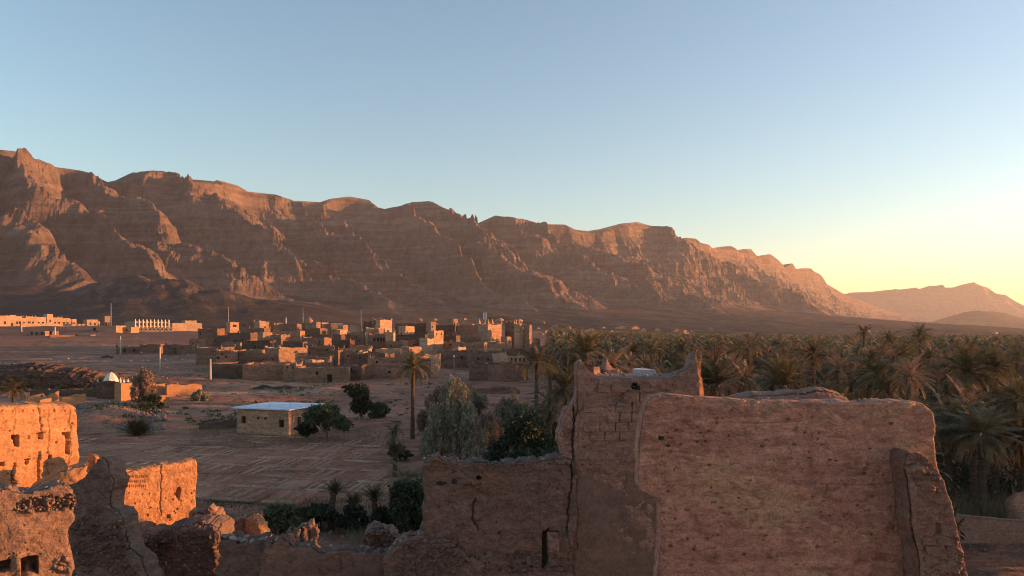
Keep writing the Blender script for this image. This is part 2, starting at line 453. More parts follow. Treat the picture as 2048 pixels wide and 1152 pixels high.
def range_mesh(name, sky, Yc, W, AP, zb, zend, spurs, nu, nm, na, seed, mat, amp=1.0, extra=None, tangent=60):
    sky = np.array(sky, float)
    px = np.linspace(sky[0, 0], sky[-1, 0], nu)
    if sky[0, 0] < -1000:
        px = np.concatenate([np.linspace(sky[0, 0], -70, 120, endpoint=False), np.linspace(-70, sky[-1, 0], nu - 120)])
    py = np.interp(px, sky[:, 0], sky[:, 1])
    Yc = np.array(Yc, float)
    Y = np.interp(px, Yc[:, 0], Yc[:, 1])
    k = max(3, nu // 14) | 1
    ker = np.hanning(k + 2)[1:-1]; ker /= ker.sum()
    Y = np.convolve(np.pad(Y, k // 2, mode='reflect', reflect_type='odd'), ker, 'valid')
    X = (px - 1024) / FOC * Y
    Hc = EYE + (HOR - py) / FOC * Y
    k = max(3, nu // 6) | 1
    ker = np.hanning(k + 2)[1:-1]; ker /= ker.sum()
    xs = np.convolve(np.pad(X, k // 2, mode='reflect', reflect_type='odd'), ker, 'valid')
    ys = np.convolve(np.pad(Y, k // 2, mode='reflect', reflect_type='odd'), ker, 'valid')
    tx, ty = np.gradient(xs), np.gradient(ys)
    l = np.hypot(tx, ty); tx /= l; ty /= l
    nx, ny = ty, -tx
    su = np.concatenate([[0], np.cumsum(np.hypot(np.diff(X), np.diff(Y)))])
    W = np.interp(px, *zip(*W)); AP = np.interp(px, *zip(*AP)); zb = np.interp(px, *zip(*zb)); zend = np.interp(px, *zip(*zend))
    back = -np.array([900, 500, 250, 100, 30.])
    main = np.linspace(0, 1, nm) ** 1.25 * 1.12
    ap = 1.12 + (np.linspace(0, 1, na + 1)[1:]) ** 1.1
    D = np.concatenate([np.repeat(back[:, None], nu, 1), main[:, None] * W[None], W[None] * 1.12 + (ap[:, None] - 1.12) * (AP[None])])
    XX, YY = X[None] + nx[None] * D, Y[None] + ny[None] * D
    dn = D / W[None]
    ssu = su[None] + 55 * vn(su[None] / 260, D / 260, seed=seed) + 26 * vn(su[None] / 90, D / 110, seed=seed + 2) - .22 * D
    sp = np.interp(np.array(spurs, float), px, su)
    sp = np.concatenate([[sp[0] - 400], sp, [sp[-1] + 600]])
    idx = np.clip(np.searchsorted(sp, ssu) - 1, 0, len(sp) - 2)
    tt = (ssu - sp[idx]) / (sp[idx + 1] - sp[idx])
    f = np.abs(2 * tt - 1)
    wsp = np.random.RandomState(seed + 3).uniform(.5, 1.0, len(sp) + 1); wsp[::2] = np.clip(wsp[::2] + .35, 0, 1.08)
    f = f * np.where(tt < .5, wsp[idx], wsp[idx + 1])
    amp_s = 1 + .35 * vn(idx * 3.7, 0, seed=seed + 4)
    # secondary spurs
    f2 = 1 - np.abs(((ssu * (1 + .0) + 95 * vn(su[None] / 170, D / 150, seed=seed + 6)) / 105.0) % 2 - 1)
    f2 = f2 * sstep(-.5, .5, vn(su[None] / 260, D / 400, seed=seed + 31))
    f3 = 1 - np.abs(((ssu + 18 * vn(su[None] / 30, D / 40, seed=seed + 7)) / 37.0) % 2 - 1)
    ff = np.clip(f ** 1.15 * .78 + f2 * .22, 0, 1)
    big = vn(su[None] / 420, D / 1500, seed=seed + 33)
    ff = np.clip(ff * (.92 + .35 * big), 0, 1)
    reach = .70 + .30 * ff + .10 * vn(su[None] / 210, D / 300, seed=seed + 8) + .05 * big
    ve = np.clip(dn / reach, 0, 1)
    ea = np.interp(px, [0, 560, 720, 1900], [.16, .12, .0, .0])[None]
    tap = np.interp(px, [1250, 1480], [1.0, .45])[None]
    e = .50 + ea * .7 + (1.2 - ea * 1.4) * tap * ff
    q = 1 - ve ** e
    mid = np.clip(4 * ve * (1 - ve), 0, 1)
    nearc = np.clip(ve * 4.5, 0, 1) * np.clip((1 - ve) * 5, 0, 1)
    rid = 1 - np.abs(fbm(ssu / 48, D / 150, seed=seed + 51, octv=4, gain=.6))
    q = q - amp * nearc * (.040 * np.clip(1 - rid, 0, 1) + .014 * (1 - f3) * sstep(-.3, .5, vn(ssu / 190, D / 300, seed=seed + 57)) + .018 * np.abs(fbm(XX / 24, YY / 24, seed=seed + 53, octv=3, gain=.6)))
    q = q + amp * mid * (.065 * fbm(XX / 230, YY / 210, seed=seed + 10, octv=3) + .03 * (f3 - .5) + .035 * np.abs(fbm(XX / 45, YY / 45, seed=seed + 12, octv=3)))
    q = np.clip(q, 0, 1)
    g = np.interp(q + .012 * vn(XX / 60, YY / 60, seed=seed + 14), QX, QG)
    g = g * .82 + q * .18
    wt = np.clip(D / (W + AP)[None], 0, 1)
    A = zend[None] + (zb - zend)[None] * (1 - wt) ** 1.55
    zend = G(XX[-1], YY[-1]) - 4
    A = zend[None] + (zb - zend)[None] * (1 - wt) ** 1.55
    Z = A + (Hc[None] - A) * np.where(D >= 0, g, 1)
    Z = np.where(D < 0, Hc[None] * (1 + D / 5200.0), Z)
    det = np.clip((D - 20) / 220, 0, 1)
    slope = np.clip(q * 6, .12, 1)
    Z = Z + det * slope * (1 - wt ** 6) * (9 * fbm(XX / 70, YY / 70, seed=seed + 20, octv=6, gain=.62) + 5 * (f3 - .5) * np.clip(q * 4, 0, 1))
    Z = Z + (1 - slope) * (1 - wt ** 6) * (3.5 * fbm(ssu / 60, D / 420, seed=seed + 61, octv=4, gain=.6) - 5 * np.abs(fbm(ssu / 130, D / 900, seed=seed + 63, octv=3)))
    Z = Z + (1 - slope) * 2.5 * (1 - wt ** 6) * fbm(XX / 120, YY / 120, seed=seed + 22, octv=3)
    if extra is not None:
        Z = Z + extra(XX, YY)
    nr = D.shape[0]
    i = np.arange(nr - 1)[:, None]; j = np.arange(nu - 1)[None]
    qd = np.stack([i * nu + j, i * nu + j + 1, (i + 1) * nu + j + 1, (i + 1) * nu + j], -1).reshape(-1, 4)
    me = mesh_np(name, np.stack([XX, YY, Z], -1), qd[:, ::-1], smooth=False)
    return link(name, me, mat, kind='structure')

SKY1 = [(-1600, 120), (-900, 213), (-420, 270), (-250, 280), (-120, 300), (-40, 300), (0, 299), (38, 302), (46, 309), (54, 319), (100, 333), (160, 340), (182, 346), (200, 357), (215, 364),
        (245, 358), (256, 349), (264, 345), (298, 347), (310, 353), (370, 357), (430, 363), (434, 360), (474, 370), (496, 383), (550, 389),
        (578, 401), (640, 404), (660, 397), (700, 393), (738, 400), (752, 414), (765, 420), (800, 412), (825, 404), (855, 403), (880, 420),
        (902, 437), (930, 447), (950, 449), (968, 441), (990, 431), (1025, 437), (1060, 448), (1130, 449), (1150, 459), (1175, 462), (1215, 456),
        (1242, 447), (1275, 444), (1302, 452), (1330, 461), (1347, 475), (1357, 484), (1373, 475), (1392, 477), (1402, 486), (1418, 489), (1425, 497),
        (1444, 493), (1462, 492), (1470, 501), (1488, 498), (1502, 498), (1514, 512), (1540, 508), (1556, 519), (1567, 536), (1575, 532), (1585, 526),
        (1592, 538), (1606, 536), (1622, 537), (1628, 543), (1641, 549), (1650, 566), (1664, 574), (1684, 586), (1704, 594), (1730, 604), (1760, 616), (1800, 630), (1850, 645), (1900, 656)]
YC1 = [(-1600, 1365), (-900, 1621), (-420, 1866), (0, 2060), (270, 2320), (640, 2880), (850, 3060), (1000, 3200), (1280, 3550), (1400, 4200), (1520, 5000), (1600, 5700), (1650, 6300), (1750, 7000), (1900, 7600)]

def extra1(x, y):
    rr = 1 + .12 * fbm(x / 90, y / 90, seed=77, octv=5, gain=.6) - .16 * np.abs(fbm((x + .6 * y) / 55, (y - .6 * x) / 260, seed=79, octv=3))
    h = 62 * rr * np.exp(-(((x + 600) + .55 * (y - 1260)) / 150) ** 2 - ((y - 1260) / 200) ** 2)
    h = h + 30 * np.exp(-(((x + 330) + .5 * (y - 1180)) / 130) ** 2 - ((y - 1180) / 200) ** 2)
    return h

range_mesh('mountain', SKY1, YC1, [(-1600, 800), (0, 900), (1150, 950), (1350, 780), (1500, 560), (1650, 360), (1900, 260)],
           [(-1600, 750), (0, 900), (600, 1100), (1200, 1300), (1500, 1500), (1900, 1300)], [(-1600, 190), (300, 200), (900, 200), (1500, 170), (1900, 90)],
           [(-1600, 18), (300, 14), (700, 14), (1000, 8), (1400, -2), (1900, -4)],
           [-1500, -1300, -1100, -900, -750, -600, -500, -400, -320, -170, -60, 25, 150, 285, 420, 560, 655, 770, 862, 1045, 1145, 1300, 1385, 1465, 1545, 1640, 1740],
           1250, 190, 46, 100, M['rock'], extra=extra1)
range_mesh('mountain', [(1560, 600), (1640, 592), (1690, 588), (1700, 585), (1740, 584), (1790, 578), (1800, 579), (1832, 575), (1838, 578), (1860, 571), (1868, 572), (1886, 569), (1890, 575), (1905, 575), (1925, 569), (1948, 564), (1962, 571), (1975, 575), (1992, 587), (2012, 590), (2030, 602), (2060, 618), (2150, 632), (2300, 655)],
           [(1560, 10500), (2300, 9500)], [(1560, 1300), (2300, 1300)], [(1560, 1400), (2300, 1400)], [(1560, 120), (2300, 100)], [(1560, -5), (2300, -5)],
           [1590, 1640, 1700, 1745, 1800, 1835, 1885, 1950, 2000, 2070, 2150], 420, 70, 16, 300, M['rock'], amp=.6)

def hill(name, cx, cy, h, rx, ry, rot, seed):
    n = 90
    u = np.linspace(-1.6, 1.6, n)
    U, V = np.meshgrid(u, u, indexing='ij')
    c, s = math.cos(rot), math.sin(rot)
    X = cx + U * rx * c - V * ry * s; Y = cy + U * rx * s + V * ry * c
    r = np.sqrt(U ** 2 + V ** 2)
    Z = -6 + (h + 6) * np.exp(-(r * 1.15) ** 2.2) + (1 - np.clip(r / 1.5, 0, 1)) * 9 * fbm(X / 160, Y / 160, seed=seed, octv=4)
    Z = np.where(r > 1.55, -8, Z)
    i = np.arange(n - 1)[:, None]; j = np.arange(n - 1)[None]
    q = np.stack([i * n + j, (i + 1) * n + j, (i + 1) * n + j + 1, i * n + j + 1], -1).reshape(-1, 4)
    link(name, mesh_np(name, np.stack([X, Y, Z], -1), q), M['rock'], kind='structure')
hill('hill', *P(1965, 665, 6000)[:2], 178, 560, 480, .1, 41)
hill('hill', *P(2150, 665, 5600)[:2], 120, 500, 480, .1, 43)

# the air: warm evening haze that fades the far end of the range
hz = MB()
hz.v.append(np.array([[a, b, c] for c in (-14.0, 760.0) for b in (-15000.0, 15500.0) for a in (-15500.0, 15500.0)])); hz.n = 8
hz.q.append(np.array([[0, 2, 3, 1], [4, 5, 7, 6], [0, 1, 5, 4], [1, 3, 7, 5], [3, 2, 6, 7], [2, 0, 4, 6]]))
hm = bpy.data.materials.new('evening_haze'); hm.use_nodes = True
ht = hm.node_tree; ht.nodes.clear()
ho = ht.nodes.new('ShaderNodeOutputMaterial'); hv = ht.nodes.new('ShaderNodeVolumePrincipled')
hv.inputs['Color'].default_value = (.97, .92, .90, 1)
hv.inputs['Density'].default_value = 4.4e-5
hv.inputs['Anisotropy'].default_value = .3
ht.links.new(hv.outputs[0], ho.inputs['Volume'])
hz.build('haze', hm, kind='stuff')
# ------------------------------------------------------------------ foreground ruins
class Wall:
    """a worn earth wall: outline traced on its own vertical plane at its own distance, real thickness, relief on the face"""
    def __init__(s, px0, Y0, rot):
        s.p0 = np.array([(px0 - 1024) / FOC * Y0, Y0])
        a = math.radians(rot)
        s.t = np.array([math.cos(a), math.sin(a)])       # along the wall, to the right
        s.n = np.array([math.sin(a), -math.cos(a)])      # towards the viewer's side
    def uv(s, px, py):
        px = np.asarray(px, float); py = np.asarray(py, float)
        dx = (px - 1024) / FOC
        k = (s.p0 @ s.n) / (dx * s.n[0] + s.n[1])
        X, Y = dx * k, k
        return (X - s.p0[0]) * s.t[0] + (Y - s.p0[1]) * s.t[1], EYE + (HOR - py) / FOC * k
    def ppm(s, px):
        k = (s.p0 @ s.n) / ((px - 1024) / FOC * s.n[0] + s.n[1])
        return FOC / k
    def xyz(s, S, Z, O):
        return np.stack([s.p0[0] + S * s.t[0] + O * s.n[0], s.p0[1] + S * s.t[1] + O * s.n[1], Z], -1)
    def build(s, name, mat, top, left, right, thick, zlow, feats=(), nu=160, nv=160, rnd=.12, rough=.03, crumble=.03, seed=1,
              parent=None, lumps=0.0, zfoot=-.6, top_rough=0.0, foot=3, **tags):
        ts, tz = s.uv(*np.array(top, float).T)
        ls, lz = s.uv(*np.array(left, float).T)
        rs, rz = s.uv(*np.array(right, float).T)
        zl = zlow if zlow > 1.5 or zlow < 1.5 else zlow
        u = np.linspace(0, 1, nu)
        e = rnd * 1.2 / max(.5, (ts[-1] - ts[0]))
        u = u + .0 * e
        v = np.concatenate([np.linspace(0, 1, foot, endpoint=False) * 0 + np.linspace(zfoot, zlow, foot, endpoint=False), ])
        def order(zz, ss):
            i = np.argsort(zz); return zz[i], ss[i]
        lz, ls = order(lz, ls); rz, rs = order(rz, rs)
        sL0, sR0 = ts[0], ts[-1]
        T = np.interp(sL0 + u * (sR0 - sL0), ts, tz)
        T = T + crumble * fbm(u * (sR0 - sL0) * 2.5, seed * 1.3, seed=seed, octv=5, gain=.62)
        vv = np.linspace(0, 1, nv)
        Zd = zlow + vv[:, None] * (T[None] - zlow)
        Z = np.concatenate([np.repeat(v[:, None], nu, 1), Zd])
        L = np.interp(Z, lz, ls); R = np.interp(Z, rz, rs)
        ed = crumble * 1.2
        L = L + ed * fbm(Z * 2.2, seed * 2.1, seed=seed + 3, octv=5, gain=.6)
        R = R + ed * fbm(Z * 2.2, seed * 3.1, seed=seed + 5, octv=5, gain=.6)
        S = L + u[None] * (R - L)
        d = np.minimum(np.minimum(T[None] - Z, S - L), R - S)
        off = -rnd * (1 - np.sqrt(np.clip(1 - (1 - np.clip(d / rnd, 0, 1)) ** 2, 0, 1)))
        off = off + rough * fbm(S * 1.1, Z * 1.1, seed=seed + 7, octv=3) + rough * .45 * fbm(S * 5, Z * 5, seed=seed + 9, octv=4, gain=.65)
        if top_rough:
            m_ = sstep(.55, .0, T[None] - Z)
            off = off + m_ * top_rough * fbm(S * 6, Z * 6, seed=seed + 11, octv=4, gain=.7)
        if lumps:
            off = off + lumps * np.clip(vn(S * 9, Z * 9, seed=seed + 13) - .15, 0, 1) + lumps * .6 * np.clip(vn(S * 17, Z * 17, seed=seed + 15) - .2, 0, 1)
        for ft in feats:
            off = off + s.feat(ft, S, Z, seed)
        off = np.maximum(off, -thick * .93)
        V = s.xyz(S, Z, off)
        nr = Z.shape[0]
        i = np.arange(nr - 1)[:, None]; j = np.arange(nu - 1)[None]
        q = [np.stack([i * nu + j, i * nu + j + 1, (i + 1) * nu + j + 1, (i + 1) * nu + j], -1).reshape(-1, 4)]
        # border ring: bottom-left up the left side, over the top, down the right side, and along the foot
        ring = [k * nu for k in range(nr)] + [(nr - 1) * nu + k for k in range(1, nu)] + [k * nu + nu - 1 for k in range(nr - 2, -1, -1)] + list(range(nu - 2, 0, -1))
        ring = np.array(ring)
        VV = [V.reshape(-1, 3)]
        base = nr * nu
        prev = ring
        nrm = np.array([s.n[0], s.n[1], 0])
        rv = V.reshape(-1, 3)[ring]
        m = len(ring)
        zmax = rv[:, 2]
        for kk, fr in enumerate((.12, .3, .55, .8, 1.0)):
            w = rv - nrm[None] * thick * fr
            wob = crumble * 1.6 * fbm(w[:, 0] * 2.1, w[:, 1] * 2.1, w[:, 2] * 2.1, seed=seed + 19, octv=4, gain=.6)
            bulge = .35 * rnd * math.sin(math.pi * fr) * (fr < 1)
            w[:, 2] += (wob + bulge) * (rv[:, 2] > zlow)
            w[:, 0] += wob * s.t[0] * .6; w[:, 1] += wob * s.t[1] * .6
            VV.append(w)
            cur = base + np.arange(m)
            q.append(np.stack([prev, cur, np.roll(cur, -1), np.roll(prev, -1)], -1))
            prev = cur; base += m
        me = mesh_np(name, np.concatenate(VV), np.concatenate(q), ngons=[prev[::-1]])
        s.zlow = zlow
        return link(name, me, mat, parent, **tags)
    def feat(s, ft, S, Z, seed):
        k = ft[0]
        if k == 'rect' or k == 'ell':
            _, x0, y0, x1, y1, dep = ft[:6]
            soft = ft[6] if len(ft) > 6 else .12
            s0, za = s.uv(x0, y1); s1, zb_ = s.uv(x1, y0)
            cs, cz, hs, hz_ = (s0 + s1) / 2, (za + zb_) / 2, abs(s1 - s0) / 2, abs(zb_ - za) / 2
            a, b = np.abs(S - cs) / hs, np.abs(Z - cz) / hz_
            r = np.maximum(a, b) if k == 'rect' else np.sqrt(a * a + b * b)
            r = r + .22 * vn(S * 6, Z * 6, seed=seed + 31)
            return -dep * sstep(1.0 + soft, 1.0 - soft, r)
        if k == 'crack':
            _, pts, wpx, dep = ft
            pts = np.array(pts, float)
            ps, pz = s.uv(pts[:, 0], pts[:, 1])
            w = wpx / s.ppm(pts[:, 0].mean())
            dmin = np.full(S.shape, 1e9)
            SS = S + .04 * vn(S * 5, Z * 5, seed=seed + 33) + .02 * vn(S * 17, Z * 17, seed=seed + 35)
            for a in range(len(pts) - 1):
                A = np.array([ps[a], pz[a]]); B = np.array([ps[a + 1], pz[a + 1]])
                ab = B - A
                t = np.clip(((SS - A[0]) * ab[0] + (Z - A[1]) * ab[1]) / (ab @ ab), 0, 1)
                dmin = np.minimum(dmin, np.hypot(SS - A[0] - t * ab[0], Z - A[1] - t * ab[1]))
            return -dep * sstep(w, w * .25, dmin)
        if k == 'bump':
            _, cx, cy, rx, ry, amp = ft
            cs, cz = s.uv(cx, cy); p = s.ppm(cx)
            return amp * np.exp(-((S - cs) * p / rx) ** 2 - ((Z - cz) * p / ry) ** 2)
        if k == 'step':      # everything to one side of a line stands proud
            _, x, y0, y1, amp = ft
            cs, _ = s.uv(x, y0); _, za = s.uv(x, y1); _, zb_ = s.uv(x, y0)
            SS = S + .03 * fbm(Z * 2.5, 1.0, seed=seed + 37)
            return amp * sstep(cs - .02, cs + .02, SS) * sstep(za - .1, za + .1, Z) * sstep(zb_ + .1, zb_ - .1, Z)
        if k == 'rubble':    # a band where the skin has fallen off and stones show
            _, x0, y0, x1, y1, amp = ft
            s0, za = s.uv(x0, y1); s1, zb_ = s.uv(x1, y0)
            a = np.maximum(np.abs(S - (s0 + s1) / 2) / abs(s1 - s0) * 2, np.abs(Z - (za + zb_) / 2) / abs(zb_ - za) * 2)
            m = sstep(1.15, .75, a + .45 * vn(S * 3, Z * 3, seed=seed + 41))
            return m * (-amp * .7 + amp * 1.3 * np.abs(fbm(S * 6.5, Z * 8, seed=seed + 43, octv=4, gain=.62)))
        return 0

rng = random.Random(7)

# stones: a few rough shapes shared by every stone
def stone_mesh(seed, squash=.62):
    r_ = random.Random(seed)
    t = (1 + 5 ** .5) / 2
    v = np.array([(-1, t, 0), (1, t, 0), (-1, -t, 0), (1, -t, 0), (0, -1, t), (0, 1, t), (0, -1, -t), (0, 1, -t), (t, 0, -1), (t, 0, 1), (-t, 0, -1), (-t, 0, 1)], float)
    v /= np.linalg.norm(v[0])
    f = [(0, 11, 5), (0, 5, 1), (0, 1, 7), (0, 7, 10), (0, 10, 11), (1, 5, 9), (5, 11, 4), (11, 10, 2), (10, 7, 6), (7, 1, 8), (3, 9, 4), (3, 4, 2), (3, 2, 6), (3, 6, 8), (3, 8, 9), (4, 9, 5), (2, 4, 11), (6, 2, 10), (8, 6, 7), (9, 8, 1)]
    v *= np.array([[r_.uniform(.72, 1.15)] for _ in range(12)])
    v *= np.array([1, r_.uniform(.7, 1), squash])
    return mesh_np('stone', v, tris=f, smooth=True)
STONES = [stone_mesh(k) for k in range(6)]
for s_ in STONES: s_.materials.append(M['stone'])

def stones_on(parent, pts, r0, r1, sink=.25):
    for (x, y, z) in pts:
        r = r0 + (r1 - r0) * rng.random() ** 2.2
        o = link('stone', rng.choice(STONES), None, parent, loc=(x, y, z + r * (.6 - sink)), scale=(r, r * rng.uniform(.8, 1.1), r * rng.uniform(.75, 1.05)))
        o.rotation_euler = (rng.uniform(-.4, .4), rng.uniform(-.4, .4), rng.uniform(0, 6.3))

def crest_points(w, top, n, thick, back=.1, jitter=.02):
    """random points along the top of a wall"""
    ts, tz = w.uv(*np.array(top, float).T)
    out = []
    for _ in range(n):
        s = rng.uniform(ts[0], ts[-1]); z = float(np.interp(s, ts, tz)) + rng.uniform(-jitter, jitter)
        p = w.xyz(np.float64(s), np.float64(z), np.float64(-rng.uniform(back, thick * .8)))
        out.append(tuple(float(c) for c in p))
    return out

def zrow(Y, py=1172):
    return EYE + (HOR - py) / FOC * Y

# --- tall ochre wall on the far left, in full sun
w1 = Wall(80, 24, 60)
top1 = [(-190, 838), (-60, 820), (0, 813), (30, 811), (60, 809), (100, 807), (132, 807), (147, 810), (155, 817)]
t1 = thing('rammed_earth_wall', 'tall smooth sunlit orange earth wall with dark slots, cut off at the left edge', 'wall', (*w1.p0, 0))
def rel(o, par):
    o.matrix_parent_inverse = Matrix.Translation(-Vector(par.location)) if par.rotation_euler.z == 0 else par.matrix_world.inverted()
def wall_part(w, par, *a, **k):
    o = w.build(*a, parent=par, **k)
    o.location = -Vector(par.location)
    return o
f1 = [('rect', 27, 872, 37, 893, .5), ('rect', 24, 870, 34, 878, .25), ('rect', 131, 870, 139, 909, .5), ('rect', 126, 864, 139, 871, .3), ('rect', 76, 866, 85, 879, .45), ('rect', 72, 864, 90, 868, .15),
      ('ell', 50, 918, 57, 930, .3), ('rect', 48, 917, 60, 921, .12), ('rect', 97, 910, 103, 919, .3), ('rect', 0, 924, 7, 932, .4), ('ell', 55, 870, 60, 880, .08), ('rect', 27, 962, 34, 970, .3), ('ell', 122, 947, 127, 954, .12),
      ('crack', [(28, 928), (27, 945), (29, 968)], 3.0, .16), ('crack', [(77, 906), (76, 930), (78, 972)], 3.0, .16), ('crack', [(96, 815), (96, 870), (97, 960)], 1.3, .05), ('crack', [(140, 818), (142, 860), (139, 930)], 1.3, .05),
      ('crack', [(27, 816), (27, 870)], 1.2, .03), ('crack', [(78, 812), (80, 864)], 1.8, .06)]
f1 += [('ell', x, y, x + 3, y + 4, .07) for x, y in [(rng.randint(0, 150), rng.randint(830, 950)) for _ in range(14)]]
f1 += [('ell', x, 817 + rng.random() * 4, x + 3, 824, .06) for x in range(2, 150, 21)]
wall_part(w1, t1, 'face', M['wall_left'], top1, [(-190, 838), (-190, 1000)], [(155, 817), (158, 845), (160, 870), (161, 900), (162, 940), (163, 1000)], .8, zrow(25, 1010), f1, nu=240, nv=170, rnd=.13, rough=.03, crumble=.03, seed=11, foot=4)

# --- low coping that climbs to the right below it
w1b = Wall(120, 22.5, 32)
top1b = [(60, 986), (76, 972), (84, 966), (100, 957), (125, 946), (150, 938), (175, 934)]
t1b = thing('low_wall', 'thick sloping stub of lit wall top rising right under the slotted orange wall', 'wall', (*w1b.p0, 0))
wall_part(w1b, t1b, 'coping', M['wall_left'], top1b, [(60, 986), (60, 1020)], [(175, 934), (175, 990)], .7, zrow(22.5, 1010), (), nu=60, nv=30, rnd=.16, rough=.05, crumble=.04, seed=13, foot=3)

# --- rough nearest wall at the lower left
w2 = Wall(60, 15, 35)
top2 = [(-160, 978), (-60, 980), (0, 980), (40, 985), (62, 986), (85, 980), (105, 973), (130, 968), (140, 973), (148, 984), (151, 996)]
t2 = thing('rubble_wall', 'rough half-shaded wall with a band of rubble under its top, in the lower left corner', 'wall', (*w2.p0, 0))
f2_ = [('rubble', 10, 990, 148, 1030, .11), ('rubble', 100, 1105, 140, 1150, .05), ('rect', -6, 1118, 22, 1146, .45), ('rect', 42, 1113, 74, 1150, .50), ('bump', 56, 1142, 9, 14, .34), ('bump', 35, 1125, 9, 25, .08), ('bump', 55, 1080, 34, 26, .05), ('bump', 40, 1062, 24, 14, .04)]
f2_ += [('ell', x, y, x + 4, y + 3, .06) for x, y in [(rng.randint(0, 140), rng.randint(1035, 1140)) for _ in range(14)]]
wall_part(w2, t2, 'face', M['wall_rough'], top2, [(-160, 978), (-160, 1152)], [(151, 996), (152, 1006), (151, 1012), (147, 1016), (146, 1025), (148, 1043), (137, 1056), (135, 1072), (137, 1095), (141, 1115), (144, 1135), (145, 1160)], .7, zrow(15), f2_, nu=240, nv=150, rnd=.06, rough=.03, crumble=.035, seed=17, lumps=.012, foot=4)
stones_on(t2, [tuple(np.array(p) - np.array(t2.location)) for p in crest_points(w2, top2, 18, .6)], .02, .06)
def face_stones(w, par, boxes, r0, r1):
    for (x0, y0, x1, y1, n) in boxes:
        for _ in range(n):
            s_, z_ = w.uv(rng.uniform(x0, x1), rng.uniform(y0, y1))
            p = w.xyz(np.float64(s_), np.float64(z_), np.float64(-.02))
            r = rng.uniform(r0, r1)
            o = link('stone', rng.choice(STONES), None, par, loc=tuple(float(c) for c in (p - np.array(par.location))), scale=(r, r, r * .9))
            o.rotation_euler = (rng.uniform(0, 6), rng.uniform(0, 6), rng.uniform(0, 6))
face_stones(w2, t2, [(30, 992, 146, 1024, 60), (5, 1035, 140, 1110, 14)], .015, .04)

# --- ruin with the dark gable and the lit wall
tr = thing('ruined_house', 'roofless ruin with a black pointed gable and a bright orange inner wall', 'ruin', (-12.4, 22.6, 0))
wg = Wall(180, 21.6, -16)
topg = [(60, 1010), (110, 985), (135, 970), (155, 955), (168, 940), (180, 926), (188, 918), (198, 914), (204, 918)]
rightg = [(204, 918), (211, 935), (217, 952), (222, 962), (219, 972), (216, 985), (214, 1003), (214, 1015), (228, 1022), (240, 1035), (245, 1055), (250, 1075), (262, 1100), (285, 1120), (300, 1160)]
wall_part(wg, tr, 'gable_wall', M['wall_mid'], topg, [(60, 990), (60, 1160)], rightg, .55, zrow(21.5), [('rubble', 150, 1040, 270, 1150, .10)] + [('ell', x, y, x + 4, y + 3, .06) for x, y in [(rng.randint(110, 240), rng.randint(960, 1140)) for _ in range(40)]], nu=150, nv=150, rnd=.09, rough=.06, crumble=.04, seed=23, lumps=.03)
wl = Wall(300, 25.5, 47)
topl = [(190, 912), (200, 915), (210, 925), (222, 936), (230, 944), (245, 944), (262, 942), (285, 938), (308, 934), (322, 930), (345, 928), (372, 924), (385, 921), (394, 922), (397, 927)]
rightl = [(397, 927), (396, 950), (394, 980), (392, 1005), (390, 1030), (390, 1070)]
fl = [('ell', 352, 975, 362, 998, .22), ('ell', 342, 985, 356, 992, .1), ('crack', [(322, 932), (323, 980), (321, 1030)], 1.6, .06), ('rect', 332, 1028, 340, 1038, .25)]
fl += [('rect', x, y, x + 1.8, y + 5, .035, .35) for y in (951, 961, 970) for x in range(235 + (y - 951), 292, 4)]
fl += [('ell', x, y, x + 3, y + 4, .07) for x, y in [(rng.randint(230, 390), rng.randint(975, 1040)) for _ in range(26)]]
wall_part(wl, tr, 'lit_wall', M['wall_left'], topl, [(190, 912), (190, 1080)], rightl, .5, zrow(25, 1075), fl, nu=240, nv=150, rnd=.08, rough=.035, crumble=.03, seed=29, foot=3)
wb = Wall(340, 24.0, 2)
topb = [(225, 1056), (250, 1066), (275, 1072), (300, 1072), (330, 1066), (360, 1058), (390, 1052), (410, 1050), (425, 1054), (436, 1064), (441, 1078)]
rightb = [(441, 1078), (438, 1095), (440, 1110), (443, 1130), (442, 1160)]
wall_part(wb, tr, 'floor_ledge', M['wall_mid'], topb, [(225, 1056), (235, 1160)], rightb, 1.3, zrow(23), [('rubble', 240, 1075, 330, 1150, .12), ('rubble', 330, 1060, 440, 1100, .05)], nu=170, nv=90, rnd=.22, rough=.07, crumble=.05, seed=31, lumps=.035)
stones_on(tr, [tuple(np.array(p) - np.array(tr.location)) for p in crest_points(wb, topb, 55, 1.2)], .03, .10)
face_stones(wg, tr, [(150, 1020, 245, 1140, 26)], .03, .07)
face_stones(wb, tr, [(250, 1078, 430, 1145, 34)], .03, .08)

# --- small stubs behind it
def stub(px0, Y, rot, label, top, left, right, thick, mat, feats=(), seed=1, py=1172, nu=60, nv=50, rnd=.06, rough=.06, crumble=.085, name='wall_stub', cat='ruin', st=0, **k):
    w = Wall(px0, Y, rot)
    t = thing(name, label, cat, (*w.p0, 0))
    wall_part(w, t, 'core', mat, top, left, right, thick, zrow(Y, py), feats, nu=nu, nv=nv, rnd=rnd, rough=rough, crumble=crumble, seed=seed, **k)
    if st:
        stones_on(t, [tuple(np.array(p) - np.array(t.location)) for p in crest_points(w, top, st, thick)], .04, .14)
    return w, t
stub(418, 26.5, 5, 'small dark broken lump of wall just right of the bright orange wall', [(393, 1030), (405, 1027), (418, 1024), (430, 1030), (436, 1042)], [(393, 1030), (388, 1075)], [(436, 1042), (438, 1075)], .7, M['wall_rough'], seed=33, py=1090)
stub(470, 28, 28, 'pale sunlit hump of broken wall beside a black upright slab', [(446, 1052), (455, 1045), (465, 1040), (480, 1036), (493, 1034), (498, 1040)], [(446, 1052), (440, 1080)], [(498, 1040), (500, 1100)], .4, M['wall_rough'], seed=35, py=1110)
